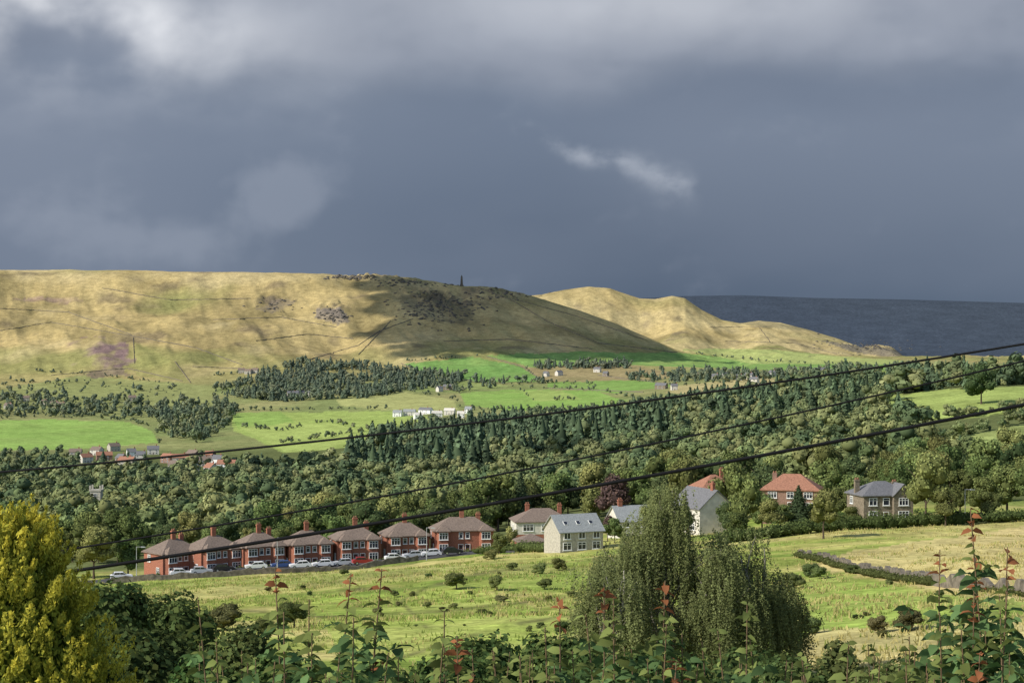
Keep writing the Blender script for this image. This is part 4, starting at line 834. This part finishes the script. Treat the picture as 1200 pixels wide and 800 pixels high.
out=N.new('ShaderNodeOutputWorld'); sk=N.new('ShaderNodeTexSky'); sk.sky_type='NISHITA'; sk.sun_disc=False; sk.sun_elevation=math.asin(Sd.z); sk.sun_rotation=math.atan2(Sd.x,Sd.y)
bg1=N.new('ShaderNodeBackground'); bg1.inputs[1].default_value=.15; L.new(sk.outputs[0],bg1.inputs[0])
tc=N.new('ShaderNodeTexCoord'); sp=N.new('ShaderNodeSeparateXYZ'); L.new(tc.outputs['Generated'],sp.inputs[0])
def mth(op,a,b=None,c=None,cl=False):
    m=N.new('ShaderNodeMath'); m.operation=op; m.use_clamp=cl
    for i,v in enumerate((a,b,c)):
        if v is None: continue
        if isinstance(v,(int,float)): m.inputs[i].default_value=v
        else: L.new(v,m.inputs[i])
    return m.outputs[0]
def mrg(v,a,b,c=0.,d=1.):
    m=N.new('ShaderNodeMapRange'); m.interpolation_type='SMOOTHSTEP'; L.new(v,m.inputs[0]); m.inputs[1].default_value=a; m.inputs[2].default_value=b
    m.inputs[3].default_value=c; m.inputs[4].default_value=d
    return m.outputs[0]
ys=mth('MAXIMUM',sp.outputs[1],.08); U=mth('DIVIDE',sp.outputs[0],ys); Vv=mth('DIVIDE',sp.outputs[2],ys)
def nz(scale,sx=1.,sy=1.,off=0.,det=6,rough=.5,dist=0.,du=0.,dv=0.):
    cb=N.new('ShaderNodeCombineXYZ'); L.new(mth('MULTIPLY',mth('ADD',U,du),sx),cb.inputs[0]); L.new(mth('MULTIPLY',mth('ADD',Vv,dv),sy),cb.inputs[1]); cb.inputs[2].default_value=off
    n=N.new('ShaderNodeTexNoise'); n.inputs['Scale'].default_value=scale; n.inputs['Detail'].default_value=det; n.inputs['Roughness'].default_value=rough; n.inputs['Distortion'].default_value=dist; L.new(cb.outputs[0],n.inputs['Vector']); return n.outputs[0]
def gauss(u0,v0,su,sv,ang=0.):
    du=mth('SUBTRACT',U,u0); dv=mth('SUBTRACT',Vv,v0); c,s=math.cos(ang),math.sin(ang)
    a=mth('ADD',mth('MULTIPLY',du,c/su),mth('MULTIPLY',dv,s/su)); b=mth('ADD',mth('MULTIPLY',du,-s/sv),mth('MULTIPLY',dv,c/sv))
    return mth('EXPONENT',mth('MULTIPLY',mth('ADD',mth('MULTIPLY',a,a),mth('MULTIPLY',b,b)),-1.))
def mix(f,a,b):
    m=N.new('ShaderNodeMix'); m.data_type='RGBA'; 
    if isinstance(f,float): m.inputs[0].default_value=f
    else: L.new(f,m.inputs[0])
    for i,v in ((6,a),(7,b)):
        if isinstance(v,tuple): m.inputs[i].default_value=v+(1,)
        else: L.new(v,m.inputs[i])
    return m.outputs[2]
nA=nz(6,1,1.7,3.1,4,.4,.1); nA2=nz(6,1,1.7,3.1,4,.4,.1,-.014,.012); nB=nz(15,1,1.3,8.2,6,.45,.1); nB2=nz(15,1,1.3,8.2,6,.45,.1,-.005,.005); nC=nz(3.4,1,2.2,6.3,4,.4)
reliefA=mth('SUBTRACT',nA,nA2); reliefB=mth('SUBTRACT',nB,nB2)
base=mix(mrg(Vv,0.,.14),(.085,.122,.182),(.170,.213,.292))
base=mix(mth('MULTIPLY',mrg(U,.05,-.32),.65),base,(.215,.257,.34))
base=mix(mth('MULTIPLY',gauss(.1,.05,.14,.045),.4),base,(.078,.110,.168))
base=mix(mth('MULTIPLY',mrg(nC,.42,.68),.30),base,(.25,.29,.37))
deck=mth('ADD',mrg(Vv,.11,.20,-.25,.55),mth('MULTIPLY',mth('SUBTRACT',nA,.5),1.4)); deck=mrg(deck,-.05,.55)
base=mix(mth('MULTIPLY',deck,.8),base,(.315,.35,.425))
rel=mth('ADD',reliefA,mth('MULTIPLY',reliefB,.25)); lit=mrg(rel,-.01,.10); dkn=mth('SUBTRACT',1.,mrg(rel,-.10,.0)); up_m=mrg(Vv,.10,.17)
base=mix(mth('MULTIPLY',mth('MULTIPLY',lit,up_m),.22),base,(.50,.54,.62)); base=mix(mth('MULTIPLY',mth('MULTIPLY',dkn,up_m),.30),base,(.155,.19,.26))
br=mth('ADD',mth('MULTIPLY',gauss(-.26,.186,.095,.028,-.12),1.8),mth('MULTIPLY',gauss(.08,.197,.14,.02),.4)); br=mth('MULTIPLY',br,mrg(mth('ADD',mth('MULTIPLY',nA,.6),mth('MULTIPLY',nB,.4)),.34,.62)); base=mix(mth('MINIMUM',br,1.),base,(.80,.82,.865))
bl_=mth('ADD',mth('MULTIPLY',gauss(-.135,.085,.026,.022),1.2),mth('ADD',mth('MULTIPLY',gauss(-.27,.07,.05,.022),.9),mth('MULTIPLY',gauss(-.205,.058,.04,.016),.8))); blm=mrg(mth('ADD',mth('MULTIPLY',bl_,.6),mth('ADD',mth('MULTIPLY',nB,.9),reliefB)),.55,1.05); base=mix(mth('MULTIPLY',blm,.42),base,(.33,.37,.45))
wn=mth('MULTIPLY',mth('SUBTRACT',nz(20,1,1,4.4,4,.5),.5),.028); v0=mth('ADD',mth('MULTIPLY',mth('SUBTRACT',U,.0025),-.31),.122)
wd=mth('ADD',mth('MULTIPLY',mrg(U,.0,.105),.0050),.0032); q=mth('DIVIDE',mth('SUBTRACT',mth('SUBTRACT',Vv,v0),wn),wd); wv=mth('EXPONENT',mth('MULTIPLY',mth('MULTIPLY',q,q),-1.))
wv=mth('MULTIPLY',wv,mth('MULTIPLY',mrg(U,-.004,.010),mth('SUBTRACT',1.,mrg(U,.098,.114)))); wv=mth('MULTIPLY',wv,mrg(nz(30,1,1.2,5.,6,.5,.1),.34,.64)); base=mix(mth('MULTIPLY',mth('MINIMUM',wv,1.),.58),base,(.47,.51,.585))
bg2=N.new('ShaderNodeBackground'); bg2.inputs[1].default_value=1.; L.new(base,bg2.inputs[0])
front=mth('MULTIPLY',mrg(sp.outputs[1],.25,.6),mth('SUBTRACT',1.,mrg(sp.outputs[2],.4,.75))); mx=N.new('ShaderNodeMixShader'); L.new(front,mx.inputs[0]); L.new(bg1.outputs[0],mx.inputs[1]); L.new(bg2.outputs[0],mx.inputs[2]); L.new(mx.outputs[0],out.inputs[0])
# ---------------------------------------------------------------- camera
cam=bpy.data.cameras.new('camera'); cam.lens=60; cam.sensor_width=36; cam.clip_start=.1; cam.clip_end=20000
co=lk(bpy.data.objects.new('camera',cam)); co.location=(0,0,0); co.rotation_euler=(math.radians(90),0,0); scene.camera=co
